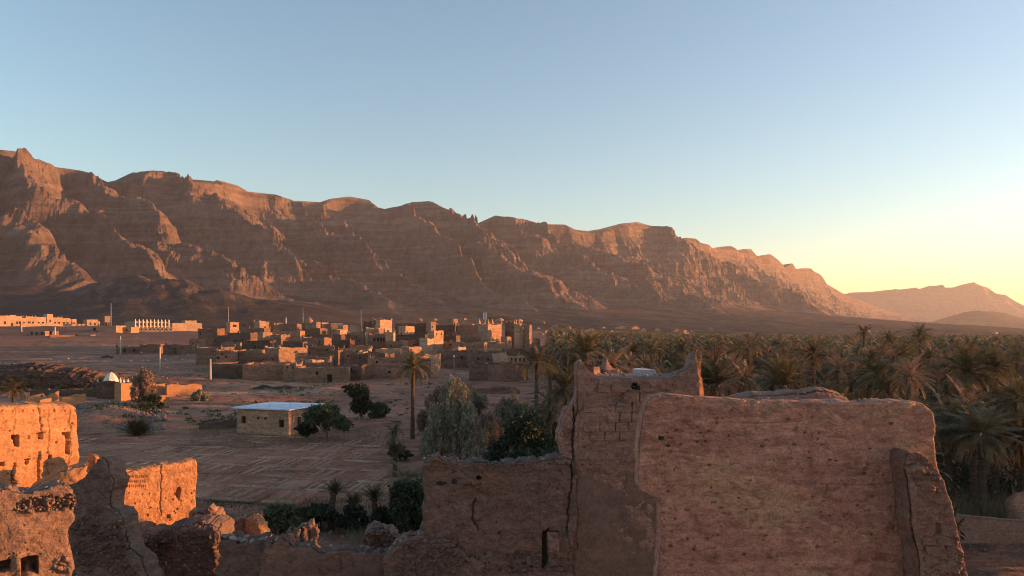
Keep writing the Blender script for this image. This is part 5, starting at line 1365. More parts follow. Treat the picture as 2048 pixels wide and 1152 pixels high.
# far tiny houses along the foot of the range
fr_ = random.Random(5)
far_spots = [(1076, 652), (1082, 664), (1092, 658), (1124, 653), (1137, 652), (1145, 661), (1163, 653), (1178, 658), (1190, 662), (1206, 652), (1222, 657), (1240, 652), (1252, 660), (1268, 653), (1285, 656), (1300, 660), (1316, 655), (1334, 659), (1352, 657), (1368, 660), (1384, 657), (1404, 659), (1422, 656), (1462, 658), (1530, 659), (1612, 661), (1735, 662), (1990, 664),
             (760, 633), (838, 637), (870, 636), (928, 634), (944, 646), (1000, 636), (1020, 638), (1040, 637), (1086, 641), (1110, 648)]
fb = MB(); fb.box((0, 0, 0), (9, 8, 4.2), jit=.3, rng=fr_); fb.box((1.5, .5, 4.1), (4, 4, 2.4), jit=.2, rng=fr_)
fbm_ = fb.mesh('far_house'); fbm_.materials.append(M['mud3'])
for (px, py) in far_spots:
    Yf = 1150 if py < 655 else 900
    if px > 1400: Yf = 1700
    p = P(px, py, Yf)
    zg = G1(p[0], p[1])
    s_ = fr_.uniform(.45, .95) * (1.3 if Yf > 1500 else 1)
    lab = 'tiny pale house at the mountain foot ' + ('behind the village skyline' if px < 900 else 'close behind the kasbah towers' if px < 1105 else 'just right of the kasbah towers' if px < 1225 else 'beyond the roof of the near tower' if px < 1330 else 'right of the near tower' if px < 1480 else 'far off beyond the palm grove')
    link('far_house', fbm_, None, loc=(p[0], p[1], max(zg - .5, p[2] - 4.5)), rotz=fr_.uniform(0, 1.5), scale=(s_ * fr_.uniform(.8, 1.8), s_, s_ * .8), label=lab, category='house', group='tiny houses at the foot of the mountains', kind='thing')

# ------------------------------------------------------------------ poles, masts, lamp, antenna
def pole(label, px, yt, yb, Y, r, mat='post', lean=0, arm=False, name='utility_pole', cat='pole'):
    p = P(px, yb, Y); zt = P(px, yt, Y)[2]
    zg = min(G1(p[0], p[1]), p[2]) - .3
    t = thing(name, label, cat, (p[0], p[1], zg))
    mb = MB(); mb.tube([(0, 0, 0), (lean, 0, zt - zg)], [r * 1.25, r * .75], 8); mb.build('shaft', M[mat], t, smooth=True)
    if arm:
        mb = MB(); mb.box((lean * .95, 0, zt - zg - .5), (1.6, .12, .12)); mb.build('crossarm', M[mat], t)
    return t, zt - zg
pole('tall pale concrete pole left of the front compound', 421, 718, 775, 160, .22)
pole('pale pole on the stony plain above the shrine', 320, 694, 738, 200, .2, arm=False)
pole('thin pole standing by the dark ruined room on the plain', 241, 672, 700, 330, .28)
pole('thin pale pole in front of the lit yard wall', 110, 654, 679, 545, .55)
pole('short pale pole near the long pale boundary wall', 43, 648, 662, 640, .5)
t, h = pole('tall lattice radio mast rising above the far plain', 222, 606, 640, 800, .35, 'metal', name='radio_mast', cat='mast')
pole('faint mast on the slope above the village at left', 457, 614, 636, 900, .35, 'metal', name='radio_mast', cat='mast')
pole('faint mast on the slope above the pink dome', 606, 616, 634, 900, .35, 'metal', name='radio_mast', cat='mast')
pole('faint mast on the slope above the dark tower block', 722, 618, 636, 900, .3, 'metal', name='radio_mast', cat='mast')
pole('white minaret-like spike on the skyline left of the pink dome', 572, 635, 650, 395, .3, 'white', name='skyline_spike', cat='spike')
pole('dark leafless post beside the far palms', 1096, 668, 700, 260, .25, 'wood', name='bare_post', cat='post')
pole('pale bare post beside the far palms', 1127, 664, 698, 260, .3, 'post', name='bare_post', cat='post')
t, h = pole('street lamp with a white globe in front of the dim mud house', 908, 714, 730, 190, .09, 'metal', name='street_lamp', cat='lamp')
mb = MB(); mb.box((0, 0, h), (.42, .42, .42), taper=.8); mb.build('lamp_head', M['paintwhite'], t)
t, h = pole('antenna mast with a boxy panel beside the ruined kasbah', 970, 632, 650, 330, .22, 'metal', name='antenna_mast', cat='antenna')
mb = MB(); mb.box((-.5, 0, h - 1.5), (.5, .4, 3.0)); mb.box((.5, 0, h - 1.5), (.5, .4, 3.0)); mb.build('panel_antenna', M['paintwhite'], t)

# small white-domed object with dark top on the plain, parked dark car
p = P(283, 684, 330)
t = thing('robed_figure', 'person in a white top far off on the stony plain', 'person', (p[0], p[1], G1(p[0], p[1]) + .1))
t.name = 'person'
def skin_body(parent, name, mat, joints, edges, s=1.0, sub=1):
    me = bpy.data.meshes.new(name)
    me.from_pydata([tuple(c * s for c in j[:3]) for j in joints], edges, [])
    o = link(name, me, mat, parent)
    md = o.modifiers.new('Skin', 'SKIN'); 
    for v, j in zip(me.skin_vertices[0].data, joints): v.radius = (j[3] * s, j[3] * s)
    me.skin_vertices[0].data[0].use_root = True
    m2 = o.modifiers.new('Sub', 'SUBSURF'); m2.levels = sub; m2.render_levels = sub
    return o
J = [(0, 0, .95, .15), (0, 0, 1.2, .16), (0, 0, 1.42, .13), (0, 0, 1.52, .06), (0, 0, 1.66, .10), (0, 0, 1.76, .08), (.2, 0, 1.4, .06), (.27, 0, 1.12, .05), (.26, -.05, .86, .04), (-.2, 0, 1.4, .06), (-.27, 0, 1.12, .05), (-.26, -.05, .86, .04),
     (.1, 0, .88, .10), (.11, .02, .48, .07), (.12, 0, .06, .05), (-.1, 0, .88, .10), (-.11, .02, .48, .07), (-.12, 0, .06, .05)]
E = [(0, 1), (1, 2), (2, 3), (3, 4), (4, 5), (2, 6), (6, 7), (7, 8), (2, 9), (9, 10), (10, 11), (0, 12), (12, 13), (13, 14), (0, 15), (15, 16), (16, 17)]
skin_body(t, 'body', M['dark'], J, E)
mb = MB(); mb.tube([(0, 0, .75), (0, 0, 1.1), (0, 0, 1.38), (0, 0, 1.47)], [.27, .25, .22, .1], 12); mb.build('white_top', M['paintwhite'], t, smooth=True)

p = P(216, 708, 300)
t = thing('parked_car', 'dark car parked beside the ruined room on the stony plain', 'car', (p[0], p[1], G1(p[0], p[1]) + .12), .15)
mb = MB()
secs = [(-2.1, .35, .75, .80), (-1.9, .28, .92, .84), (-1.1, .26, .98, .86), (-.6, .26, 1.44, .80), (.5, .26, 1.48, .80), (1.3, .26, 1.02, .86), (2.0, .28, .92, .82), (2.15, .38, .75, .78)]
V = []
for x, z0_, z1_, wd in secs:
    V += [(x, -wd, z0_), (x, wd, z0_), (x, wd, min(z1_, .9)), (x, wd * .82, z1_), (x, -wd * .82, z1_), (x, -wd, min(z1_, .9))]
q = [[i * 6 + k, i * 6 + (k + 1) % 6, (i + 1) * 6 + (k + 1) % 6, (i + 1) * 6 + k] for i in range(7) for k in range(6)] + [[0, 5, 4, 3], [0, 3, 2, 1]] + [[42, 43, 44, 45], [42, 45, 46, 47]]
mb.add(V, q)
carm = flat_mat('dark_car_paint', (.03, .03, .035), .3, noise=.05, spec=.5)
mb.build('body', carm, t)
mb = MB(); mb.box((-.02, 0, 1.0), (1.5, 1.66, .38), taper=.9); mb.build('windows', flat_mat('car_glass', (.02, .025, .03), .1, noise=0, spec=.6), t)
for sx in (-1.3, 1.3):
    for sy in (-.78, .78):
        mb = MB(); mb.tube([(sx, sy - .1, .33), (sx, sy + .1, .33)], .33, 14); mb.build('wheel', M['dark'], t)

# stork on the bare ground below the field
p = P(712, 1072, 45.5)
t = thing('stork', 'white stork with black wing tips standing on the bare ground', 'bird', (p[0], p[1], G1(p[0], p[1]) - .02), .3)
skin_body(t, 'body', M['paintwhite'], [(0, 0, .52, .11), (-.13, 0, .49, .08), (-.26, 0, .44, .03), (.11, 0, .58, .075), (.17, 0, .68, .035), (.19, 0, .80, .03), (.20, 0, .88, .042), (.24, 0, .885, .028)], [(0, 1), (1, 2), (0, 3), (3, 4), (4, 5), (5, 6), (6, 7)], sub=2)
mb = MB(); mb.tube([(.25, 0, .885), (.35, 0, .85), (.44, 0, .80)], [.018, .013, .004], 6); mb.build('bill', flat_mat('red_bill', (.35, .08, .04)), t, smooth=True)
for sy in (-.05, .05):
    mb = MB(); mb.tube([(.0, sy, .46), (-.03, sy, .26), (.0, sy, .02)], [.018, .010, .009], 6); mb.tube([(-.04, sy, .012), (.09, sy, .01)], .01, 5); mb.build('leg', flat_mat('pale_leg', (.45, .30, .24)), t)
mb = MB(); mb.add([(-.02, -.10, .50), (-.30, -.07, .40), (-.36, 0, .38), (-.12, -.12, .46), (-.02, .10, .50), (-.30, .07, .40), (-.12, .12, .46), (-.2, 0, .53)], [], [[0, 1, 3], [0, 7, 1], [1, 7, 2], [4, 5, 7], [5, 2, 7], [4, 6, 5], [3, 1, 0]])
mb.build('wing_tips', M['dark'], t)
# ------------------------------------------------------------------ palms
def frond_geo(L, elev, droop, rs, nleaf=26, wleaf=.075, lleaf=.55, width=.05, twist=0.0, sag=0.25, narrow=1.0, leaf_droop=.25):
    """one frond in its own frame: starts at the origin and arches out along +x. returns verts, quads, tris"""
    m = 9
    pts = [np.zeros(3)]; ang = elev
    for i in range(m):
        ang -= droop / m * (0.5 + i / m)
        pts.append(pts[-1] + np.array([math.cos(ang), 0, math.sin(ang)]) * L / m)
    pts = np.array(pts)
    V, Q, T = [], [], []
    for i, p in enumerate(pts):
        w_ = width * (1 - .85 * i / m)
        V += [p + [0, -w_, 0], p + [0, w_, 0], p + [0, 0, w_ * 1.1]]
    for i in range(m):
        a = i * 3
        Q += [[a, a + 3, a + 5, a + 2], [a + 2, a + 5, a + 4, a + 1], [a + 1, a + 4, a + 3, a]]
    n = len(V)
    for k in range(nleaf):
        t = .16 + .84 * (k + .5) / nleaf
        f = t * m; i = min(int(f), m - 1); f -= i
        p = pts[i] * (1 - f) + pts[i + 1] * f
        d = pts[i + 1] - pts[i]; d /= np.linalg.norm(d)
        up = np.cross(d, [0, 1, 0]); up = -up if up[2] < 0 else up
        ll = lleaf * (math.sin(math.pi * min(1, .12 + .85 * t)) ** .6) * rs.uniform(.75, 1.12)
        for sd in (-1, 1):
            fw = .55 + .75 * t
            dirv = d * fw + np.array([0, sd, 0]) * narrow + up * rs.uniform(.05, .35) - np.array([0, 0, leaf_droop * rs.uniform(.3, 1.3)])
            dirv /= np.linalg.norm(dirv)
            tip = p + dirv * ll - np.array([0, 0, sag * ll * rs.uniform(.1, .6)])
            mid = p + dirv * ll * .5
            wv = d * wleaf * .5
            V += [p - wv * .6, p + wv * .6, mid + wv, mid - wv, tip]
            Q.append([n, n + 1, n + 2, n + 3]); T.append([n + 3, n + 2, n + 4]); n += 5
    return np.array(V), Q, T

def place(V, az, org=(0, 0, 0), roll=0.0):
    c, s = math.cos(az), math.sin(az)
    cr, sr = math.cos(roll), math.sin(roll)
    y, z = V[:, 1] * cr - V[:, 2] * sr, V[:, 1] * sr + V[:, 2] * cr
    return np.stack([V[:, 0] * c - y * s, V[:, 0] * s + y * c, z], 1) + np.array(org)

def crown_mesh(name, seed, nf=34, L=3.2, kind='green', nleaf=22, wleaf=.085):
    rs = random.Random(seed)
    mb = MB()
    for k in range(nf):
        f = k / nf
        el = {'green': 1.35 - 1.75 * f, 'wild': 1.4 - 2.0 * f, 'upright': 1.45 - .95 * f, 'dry': -.25 - .9 * f}[kind] + rs.uniform(-.15, .15)
        dr = {'green': .7 + .9 * f, 'wild': .5 + 1.2 * rs.random(), 'upright': .5 + .5 * f, 'dry': .9}[kind] * rs.uniform(.7, 1.3)
        l = L * rs.uniform(.78, 1.1) * (.8 if f < .12 else 1)
        if kind == 'dry': l *= .72
        V, Q, T = frond_geo(l, el, dr, rs, nleaf=nleaf, wleaf=wleaf, lleaf=.17 * L, narrow=.9 if kind != 'dry' else .4, leaf_droop=.25 if kind != 'dry' else .8)
        az = k * 2.39996 + rs.uniform(-.2, .2)
        mb.add(place(V, az, (.12 * math.cos(az), .12 * math.sin(az), -.25 * f), rs.uniform(-.35, .35)), Q, T)
    return mb.mesh(name)

def trunk_mesh(seed, h=6.0, r=.2, lean=.3):
    rs = random.Random(seed)
    pts, rad = [], []
    n = 26
    ax, ay = rs.uniform(-lean, lean), rs.uniform(-lean, lean)
    for i in range(n + 1):
        f = i / n
        pts.append((ax * f * f, ay * f * f, h * f - .3 * (i == 0)))
        rad.append(r * (1.25 - .3 * min(1, f * 3)) * (1 + (.16 if i % 2 else -.05) * rs.uniform(.6, 1.2)) * (1.35 if f > .93 else 1))
    mb = MB(); mb.tube(pts, rad, 9)
    return mb.mesh('trunk'), (ax, ay)

CROWNS = [crown_mesh('crown', 100 + k, nf=rng.choice([34, 38, 42]), kind=['green', 'wild', 'green', 'upright', 'wild', 'green'][k]) for k in range(6)]
for m_ in CROWNS: m_.materials.append(M['frond'])
SKIRTS = [crown_mesh('dry_fronds', 200 + k, nf=16, kind='dry', nleaf=14) for k in range(3)]
for m_ in SKIRTS: m_.materials.append(M['frond_dry'])
DRYCROWN = [crown_mesh('crown', 300 + k, nf=26, kind='wild', nleaf=18) for k in range(2)]
for m_ in DRYCROWN: m_.materials.append(M['frond_dry'])
TRUNKS = []
for k in range(4):
    t_, l_ = trunk_mesh(400 + k); t_.materials.append(M['bark']); TRUNKS.append((t_, l_))

def palm(label, x, y, h, s=1.0, k=0, dry=False, skirt=True, group=None, name='date_palm', seed=None, z=None):
    rs = random.Random(seed if seed is not None else int(x * 31 + y * 17))
    zg = G1(x, y) if z is None else z
    t = thing(name, label, 'palm', (x, y, zg), rs.uniform(0, 6.28), group)
    tm, (ax, ay) = TRUNKS[k % 4]
    sz = h / 6.0
    link('trunk', tm, None, t, scale=(1.0 * (.85 + .25 * s), .85 + .25 * s, sz))
    top = (ax, ay, h)
    cm = (DRYCROWN[k % 2] if dry else CROWNS[k % 6])
    o = link('crown', cm, None, t, loc=top, rotz=rs.uniform(0, 6), scale=(s, s * rs.uniform(.85, 1.1), s * rs.uniform(.75, 1.15)))
    o.rotation_euler = (rs.uniform(-.28, .28), rs.uniform(-.28, .28), rs.uniform(0, 6))
    if skirt:
        link('dry_fronds', SKIRTS[k % 3], None, t, loc=(ax, ay, h - .15), rotz=rs.uniform(0, 6), scale=(s * .9, s * .9, s * .9))
    return t

def palm_at(label, px, ytop, Y, s=1.0, k=0, **kw):
    """ytop = pixel row of the crown centre"""
    x, _, zc = P(px, ytop, Y)
    zg = G1(x, Y)
    return palm(label, x, Y, max(.4, zc - zg), s, k, **kw)

FREE = []
# palms one can single out
palm_at('tall lone palm with a slim trunk in front of the village', 825, 730, 84, .86, 0, skirt=False)
palm_at('sunlit stocky palm at the far left edge above the orange wall', 27, 776, 96, .78, 1)
palm_at('dark leafy palm left of the tower behind the evergreen tree', 1072, 722, 78, .88, 2)
palm_at('dark palm beside the pinkish village house', 1102, 728, 88, .8, 4)
palm_at('large spreading palm rising behind the left corner of the tower', 1172, 704, 72, .85, 3)
palm_at('drooping palm with yellowed fronds pressed against the tower', 1128, 775, 60, .95, 5)
palm_at('dry-fronded palm just behind the roof of the tower', 1225, 728, 58, .8, 1, dry=True)
palm_at('low palm filling the gap left of the tower', 1098, 808, 64, .85, 4)
palm_at('dead-looking palm with hanging orange fronds above the grove', 1497, 690, 92, .85, 0, dry=True)
palm_at('pale dry palm with long open fronds right of the tower horn', 1428, 722, 66, .95, 1, dry=True)
palm_at('green bushy palm directly right of the tower horn', 1432, 768, 58, .9, 3)
palm_at('upright green palm above the middle of the big red wall', 1562, 768, 56, .85, 3)
palm_at('tallest palm standing proud on the skyline at right', 1840, 668, 118, 1.0, 1)
palm_at('round-headed palm left of the tallest skyline palm', 1778, 676, 122, .85, 1)
palm_at('small dark palm head peeking over the rosy tree on the skyline', 1728, 664, 150, .8, 2)
palm_at('slim palm leaning under the tallest skyline palm', 1812, 690, 112, .75, 4)
palm_at('broad drooping palm behind the centre of the big red wall', 1750, 748, 64, 1.05, 4)
palm_at('palm with an orange sunlit heart of fronds above the red wall', 1815, 752, 60, .7, 3, dry=True)
palm_at('wide fan palm above the right end of the red wall', 1935, 742, 66, 1.1, 5)
palm_at('large dark palm at the right edge above the thicket', 2032, 795, 49, .85, 4)
palm_at('big leaning palm in the right thicket with a shaggy trunk', 2046, 868, 47, .95, 2)
palm_at('shadowed palm beside the right end of the big red wall', 1898, 842, 48, .95, 4)
palm_at('dusty palm in the middle of the right thicket', 1965, 862, 44, .9, 5)
# young palms of the gully below the field
for (px, py, Y, s, k, lab) in [(662, 985, 47, .36, 3, 'young upright palm with a bare stem at the lower edge of the field'), (752, 995, 45, .34, 3, 'second young palm right of the upright one below the field'),
                           (708, 1010, 47, .30, 3, 'short bushy young palm between two upright young palms'), (812, 960, 49, .55, 2, 'dense dark palm clump left of the grey ruined wall'), (830, 1010, 44, .5, 4, 'dark palm bush crowding the left end of the grey ruined wall'),
                           (790, 905, 62, .42, 3, 'spiky young palm below the lone palm trunk'), (785, 862, 72, .45, 0, 'small arching palm beside the lone palm trunk'), (560, 1035, 46, .45, 0, 'low spreading palm in the gully left of the young palms'),
                           (590, 1075, 40, .22, 3, 'tiny palm shrub beside the ragged brown block of ruin')]:
    palm_at(lab, px, py, Y, s, k, skirt=False, name='young_palm')
# palm bush on the bare ground at left
x, _, z = P(277, 872, 87)
t = thing('palm_bush', 'round dark green palm bush alone on the bare ground at left', 'bush', (x, 87, G1(x, 87)))
for j in range(3):
    o = link('fronds', CROWNS[3], None, t, loc=(rng.uniform(-.5, .5), rng.uniform(-.5, .5), .1), rotz=j * 2.1, scale=(.62, .62, .75))
x, _, z = P(283, 815, 108)
t = thing('palm_bush', 'small dark palm bush at the foot of the rosy tamarisk', 'bush', (x, 108, G1(x, 108)))
for j in range(2):
    link('fronds', CROWNS[3], None, t, loc=(rng.uniform(-.4, .4), 0, .1), rotz=j * 2.1, scale=(.5, .5, .62))

# the grove: individual palms, nearest first
gr = random.Random(77)
cands = []
def in_grove(x, y):
    if y < 34: return False
    px = 1024 + FOC * x / y
    lim = 1395 if y < 64 else (1330 if y < 90 else (1150 if y < 170 else 1100))
    return lim < px < 2140
step = 5.0
yy = 36.0
while yy < 330:
    xx = .02 * yy
    while xx < .78 * yy:
        x, y = xx + gr.uniform(-2.6, 2.6), yy + gr.uniform(-2.6, 2.6)
        if in_grove(x, y) and not (1880 < 1024 + FOC * x / y < 2200 and y < 46):
            cands.append((x, y))
        xx += step
    yy += step * .92
cands.sort(key=lambda c: c[1])
npalm = 0
far_palms = []
for (x, y) in cands:
    px = 1024 + FOC * x / y
    h = gr.uniform(5.2, 8.6) if gr.random() < .85 else gr.uniform(8.5, 10.0)
    if y < 60: h = min(h, gr.uniform(4.5, 6.8))
    # keep the grove's roof under the horizon line except for a few heads
    ztop = EYE + (HOR - gr.uniform(672, 700)) / FOC * y
    h = min(h, max(3.5, ztop - 1.2)) if gr.random() < .93 else h
    if abs(y - (131 + .123 * (x + 60))) < 10:      # a low row lets the last sun through to the shrine
        h = min(h, max(3.0, (x + 62) * .07 - 1.6))
    dry = gr.random() < .3
    if npalm < 262:
        zone = 'nearest rows' if y < 80 else ('middle rows' if y < 125 else 'far rows')
        k_ = gr.randint(0, 11)
        look = ('dry ' if dry else '') + ['round-headed', 'wild-headed', 'round-headed', 'upright-fronded', 'wild-headed', 'round-headed'][k_ % 6]
        where = 'behind the tower' if px < 1400 else 'over the left half of the red wall' if px < 1640 else 'over the right half of the red wall' if px < 1880 else 'right of the red wall'
        palm('%s %s palm, %s, %s' % ('short' if h < 6 else 'tall' if h > 7.6 else 'middling', look, zone, where), x, y, h, (gr.uniform(.55, .82) if y > 70 else gr.uniform(.6, .9)), k_, dry=dry, group='date palms of the grove')
        npalm += 1
    else:
        far_palms.append((x, y, h))
while len(far_palms) < 3000:
    y = 36 + (2300 - 130) * gr.random() ** 1.9 + 100
    a = gr.uniform(.035, .74)
    if y < 190 and a < .1: continue
    if y < 170: continue
    if a < .05 + .0: continue
    far_palms.append((a * y, y, gr.uniform(5.5, 9)))
# the grove goes on beyond the right edge of the view
for _ in range(420):
    y = gr.uniform(34, 300); far_palms.append((y * .76 + gr.uniform(0, 90), y, gr.uniform(5.5, 9)))
mb = MB(); md = MB()
for (x, y, h) in far_palms:
    if abs(y - (131 + .123 * (x + 60))) < 10:
        h = min(h, max(3.0, (x + 62) * .07 - 1.6))
    zg = G1(x, y); n = 16 if y < 500 else 9
    tgt = md if gr.random() < .25 else mb
    sc = 1.0 if y < 700 else 1.7
    if y > 700: h = min(h, 7)
    V, T = [], []
    for k in range(n):
        az = k * 2.4 + gr.random(); el = 1.2 - 1.9 * k / n
        c = np.array([math.cos(az), math.sin(az), 0]); L = 3.0 * gr.uniform(.8, 1.1) * sc
        p0 = np.array([x, y, zg + h]); p1 = p0 + c * L * .55 * math.cos(el) + [0, 0, L * .55 * math.sin(el)]; p2 = p0 + c * L * math.cos(el * .5) * .95 + [0, 0, L * (math.sin(el) * .5 - .35)]
        sd = np.array([-c[1], c[0], 0]) * .42 * sc
        b = len(V); V += [p0, p1 - sd, p1 + sd, p2]; T += [[b, b + 1, b + 2], [b + 2, b + 1, b + 3]]
    tgt.add(V, [], T)
    if y < 400:
        md.tube([(x, y, zg - .3), (x, y, zg + h)], .2, 4, cap=False)
mb.build('palm_grove', M['frond'], kind='stuff', label='far palm crowns merging into one mass', )
md.build('palm_grove', M['frond_dry'], kind='stuff', label='dry far palm crowns merging into one mass')
print('palms', npalm, 'far', len(far_palms))

# ------------------------------------------------------------------ trees and bushes with small leaves
def tree_mesh(seed, lobes, nleaf, lsz, feathery=0.0, gap=.0):
    """lobes: list of (x, y, z, rx, ry, rz). many small leaf clusters through the volume"""
    rs = np.random.RandomState(seed)
    V, Q = [], []
    tot = sum(l[3] * l[4] * l[5] for l in lobes)
    allc = []
    for (x, y, z, rx, ry, rz) in lobes:
        n = int(nleaf * (rx * ry * rz / tot) ** .8) if len(lobes) > 1 else nleaf
        ncl = max(6, n // 22)
        d = rs.normal(size=(ncl, 3)); d /= np.linalg.norm(d, axis=1, keepdims=True)
        r = rs.uniform(.35, 1.0, (ncl, 1)) ** .6
        c = d * r * np.array([rx, ry, rz]) * (1 + .25 * vn(d[:, 0] * 2, d[:, 1] * 2, d[:, 2] * 2, seed=seed)[:, None]) + np.array([x, y, z])
        p = np.repeat(c, max(1, n // ncl), 0)
        p = p + rs.normal(size=p.shape) * min(rx, rz) * np.array([.2, .2, .2 + .08 * feathery])
        allc.append(p)
    p = np.concatenate(allc); n = len(p)
    a = rs.normal(size=(n, 3)); 
    if feathery: a[:, 2] = np.abs(a[:, 2]) + feathery
    a /= np.linalg.norm(a, axis=1, keepdims=True)
    b = np.cross(a, rs.normal(size=(n, 3))); b /= np.linalg.norm(b, axis=1, keepdims=True)
    s = lsz * rs.uniform(.6, 1.4, (n, 1))
    wd = .38 if feathery else .6
    V = np.stack([p - a * s - b * s * wd * .3, p - a * s * .1 - b * s * wd, p + a * s, p - a * s * .1 + b * s * wd], 1).reshape(-1, 3)
    Q = np.arange(4 * n).reshape(-1, 4)
    return mesh_np('crown', V, Q, smooth=False)

def tree(label, px, ybase, Y, w_, h, mat, seed, nleaf=5200, lsz=.16, feathery=0.0, trunk=.18, name='tree', cat='tree', low=.25, shape=None, z=None):
    x, _, zb_ = P(px, ybase, Y)
    zg = G1(x, Y) if z is None else z
    rs = random.Random(seed)
    t = thing(name, label, cat, (x, Y, zg))
    lobes = shape or []
    if feathery:
        # feathery plumes that lean out from the stem
        for i in range(22):
            a = i * 2.4 + rs.random(); o_ = rs.uniform(.1, .95) * w_ * .5
            top_ = h * (1 - .55 * (o_ / (w_ * .5)) ** 1.6) * rs.uniform(.82, 1.06)
            zc_ = top_ * rs.uniform(.45, .8)
            lobes.append((o_ * math.cos(a), o_ * math.sin(a) * .8, max(zc_, h * low), w_ * rs.uniform(.06, .13), w_ * rs.uniform(.06, .13), (top_ - zc_) * .95))
    elif not shape:
        nl = rs.randint(13, 17)
        for i in range(nl):
            a = i * 2.4 + rs.random(); rr_ = w_ * .5 * rs.uniform(.3, .85) * (i > 0)
            hz_ = h * (low + (1 - low) * rs.uniform(.2, .8))
            s_ = rs.uniform(.12, .32)
            lobes.append((rr_ * math.cos(a), rr_ * math.sin(a) * .8, hz_, w_ * s_ * .72, w_ * s_ * .6, h * s_ * .62))
        lobes.append((0, 0, h * .8, w_ * .25, w_ * .25, h * .2))
    link('crown', tree_mesh(seed, lobes, nleaf, lsz, feathery), M[mat], t)
    mb = MB()
    mb.tube([(0, 0, -.3), (.05, 0, h * low * .7), (.02, .05, h * .6)], [trunk * 1.3, trunk, trunk * .45], 8)
    mb.build('trunk', M['wood'], t, smooth=True)
    mb = MB()
    for (lx, ly, lz, rx, ry, rz) in lobes[:8]:
        mb.tube([(.03, 0, h * low * .6), (lx * .5, ly * .5, (lz + h * low) * .5), (lx, ly, lz + rz * .3)], [trunk * .55, trunk * .35, trunk * .1], 5, cap=False)
    mb.build('limbs', M['wood'], t)
    return t

tree('tall feathery grey-green tamarisk with a pinkish top left of the tower', 912, 905, 62, 5.4, 8.6, 'tamarisk', 501, 10500, .13, .8, .14, low=.12)
tree('pale rosy tamarisk crown behind the grey-green one', 885, 862, 82, 5.4, 7.0, 'pinkish', 502, 11000, .14, .8, .14, low=.1)
tree('warm sunlit tamarisk crown between the feathery tree and the evergreen', 968, 870, 74, 5.4, 5.0, 'pinkish', 503, 11000, .13, .8, .12, low=.03)
tree('grey-green feathery shrub in front of the warm tamarisk crown', 975, 915, 58, 4.4, 3.6, 'tamarisk', 531, 9000, .12, .8, .12, low=.03, name='shrub', cat='shrub')
tree('pale wispy tamarisk rising behind the top of the grey-green one', 925, 850, 92, 6.5, 6.6, 'tamarisk', 532, 9000, .15, .8, .12, low=.1)
tree('lower grey-green tamarisk overhanging the grey ruined wall', 938, 930, 46, 4.6, 4.4, 'tamarisk', 504, 9000, .11, .8, .12, low=.1)
tree('sprawling olive-grey tamarisk bush above the left end of the ruined wall', 885, 905, 56, 3.6, 2.8, 'tamarisk', 505, 6000, .12, .8, .1, low=.05)
tree('grey-green tamarisk filling the space behind the dark evergreen', 1020, 880, 80, 6.0, 5.5, 'tamarisk', 533, 11000, .14, .8, .12, low=.03)
tree('tangle of dark olive growth between the evergreen and the palms', 1075, 900, 68, 5.0, 5.0, 'olive', 534, 12000, .13, 0, .12, low=.03)
tree('wispy low tamarisk at the top edge of the grey ruined wall', 1000, 925, 50, 4.0, 2.6, 'tamarisk', 535, 7000, .11, .8, .1, low=.02, name='shrub', cat='shrub')
tree('dense dark evergreen tree between the tamarisks and the palms', 1048, 930, 54, 5.6, 6.0, 'darkleaf', 506, 15000, .12, 0, .2, low=.1)
tree('dark evergreen bush filling the gap beside the tower', 1105, 930, 50, 3.8, 4.2, 'darkleaf', 507, 8000, .12, 0, .15, low=.05)
tree('rounded olive tree beside the white-roofed house', 652, 885, 83, 5.0, 3.9, 'olive', 508, 9000, .12, 0, .16, low=.22)
tree('low dark shrub tucked between the white-roofed house and the olive tree', 612, 880, 84, 2.8, 1.9, 'darkleaf', 509, 3600, .12, 0, .1, low=.05, name='shrub', cat='shrub')
tree('tall dark bushy tree behind the bank right of the white-roofed house', 722, 848, 101, 3.6, 4.8, 'darkleaf', 510, 7500, .14, 0, .14, low=.08)
tree('low olive bush clump right of the tall dark bushy tree', 757, 848, 101, 3.0, 2.4, 'olive', 511, 4500, .14, 0, .12, low=.05, name='shrub', cat='shrub')
tree('round dark bush on the bank left of the tall bushy tree', 703, 790, 135, 3.2, 2.0, 'darkleaf', 512, 3000, .16, 0, .1, low=.05, name='shrub', cat='shrub')
tree('feathery rosy tamarisk beside the white-domed shrine', 288, 800, 118, 5.0, 6.0, 'pinkish', 513, 7500, .16, .8, .1, low=.12)
tree('low olive bush at the foot of the rosy tamarisk near the shrine', 305, 815, 112, 3.4, 2.2, 'olive', 514, 3500, .15, 0, .1, low=.05, name='shrub', cat='shrub')
tree('straggly bush at the right end of the lit yard wall', 398, 795, 126, 2.8, 2.2, 'tamarisk', 515, 2500, .15, .6, .08, low=.05, name='shrub', cat='shrub')
tree('small bush left of the white dome', 199, 768, 136, 1.4, 2.6, 'olive', 516, 1500, .13, 0, .06, low=.1, name='shrub', cat='shrub', z=1.2)
tree('grey-green bush on the slope by the lone palm trunk', 866, 880, 72, 2.8, 1.9, 'tamarisk', 517, 5000, .12, .6, .1, low=.05, name='shrub', cat='shrub')
tree('dark low bush at the gully edge right of the lone palm', 800, 895, 70, 2.2, 1.3, 'darkleaf', 518, 2600, .11, 0, .08, low=.05, name='shrub', cat='shrub')
tree('wide dark bush in the gully under the field edge', 560, 1045, 46, 4.2, 1.6, 'olive', 519, 7000, .09, 0, .08, low=.02, name='shrub', cat='shrub')
tree('dark bush at the middle of the gully behind the young palms', 640, 1040, 47, 3.2, 1.5, 'darkleaf', 520, 5000, .09, 0, .08, low=.02, name='shrub', cat='shrub')
tree('shadowed bush in the gully between the two young palms', 704, 1042, 46, 2.4, 1.6, 'darkleaf', 521, 4500, .09, 0, .08, low=.02, name='shrub', cat='shrub')
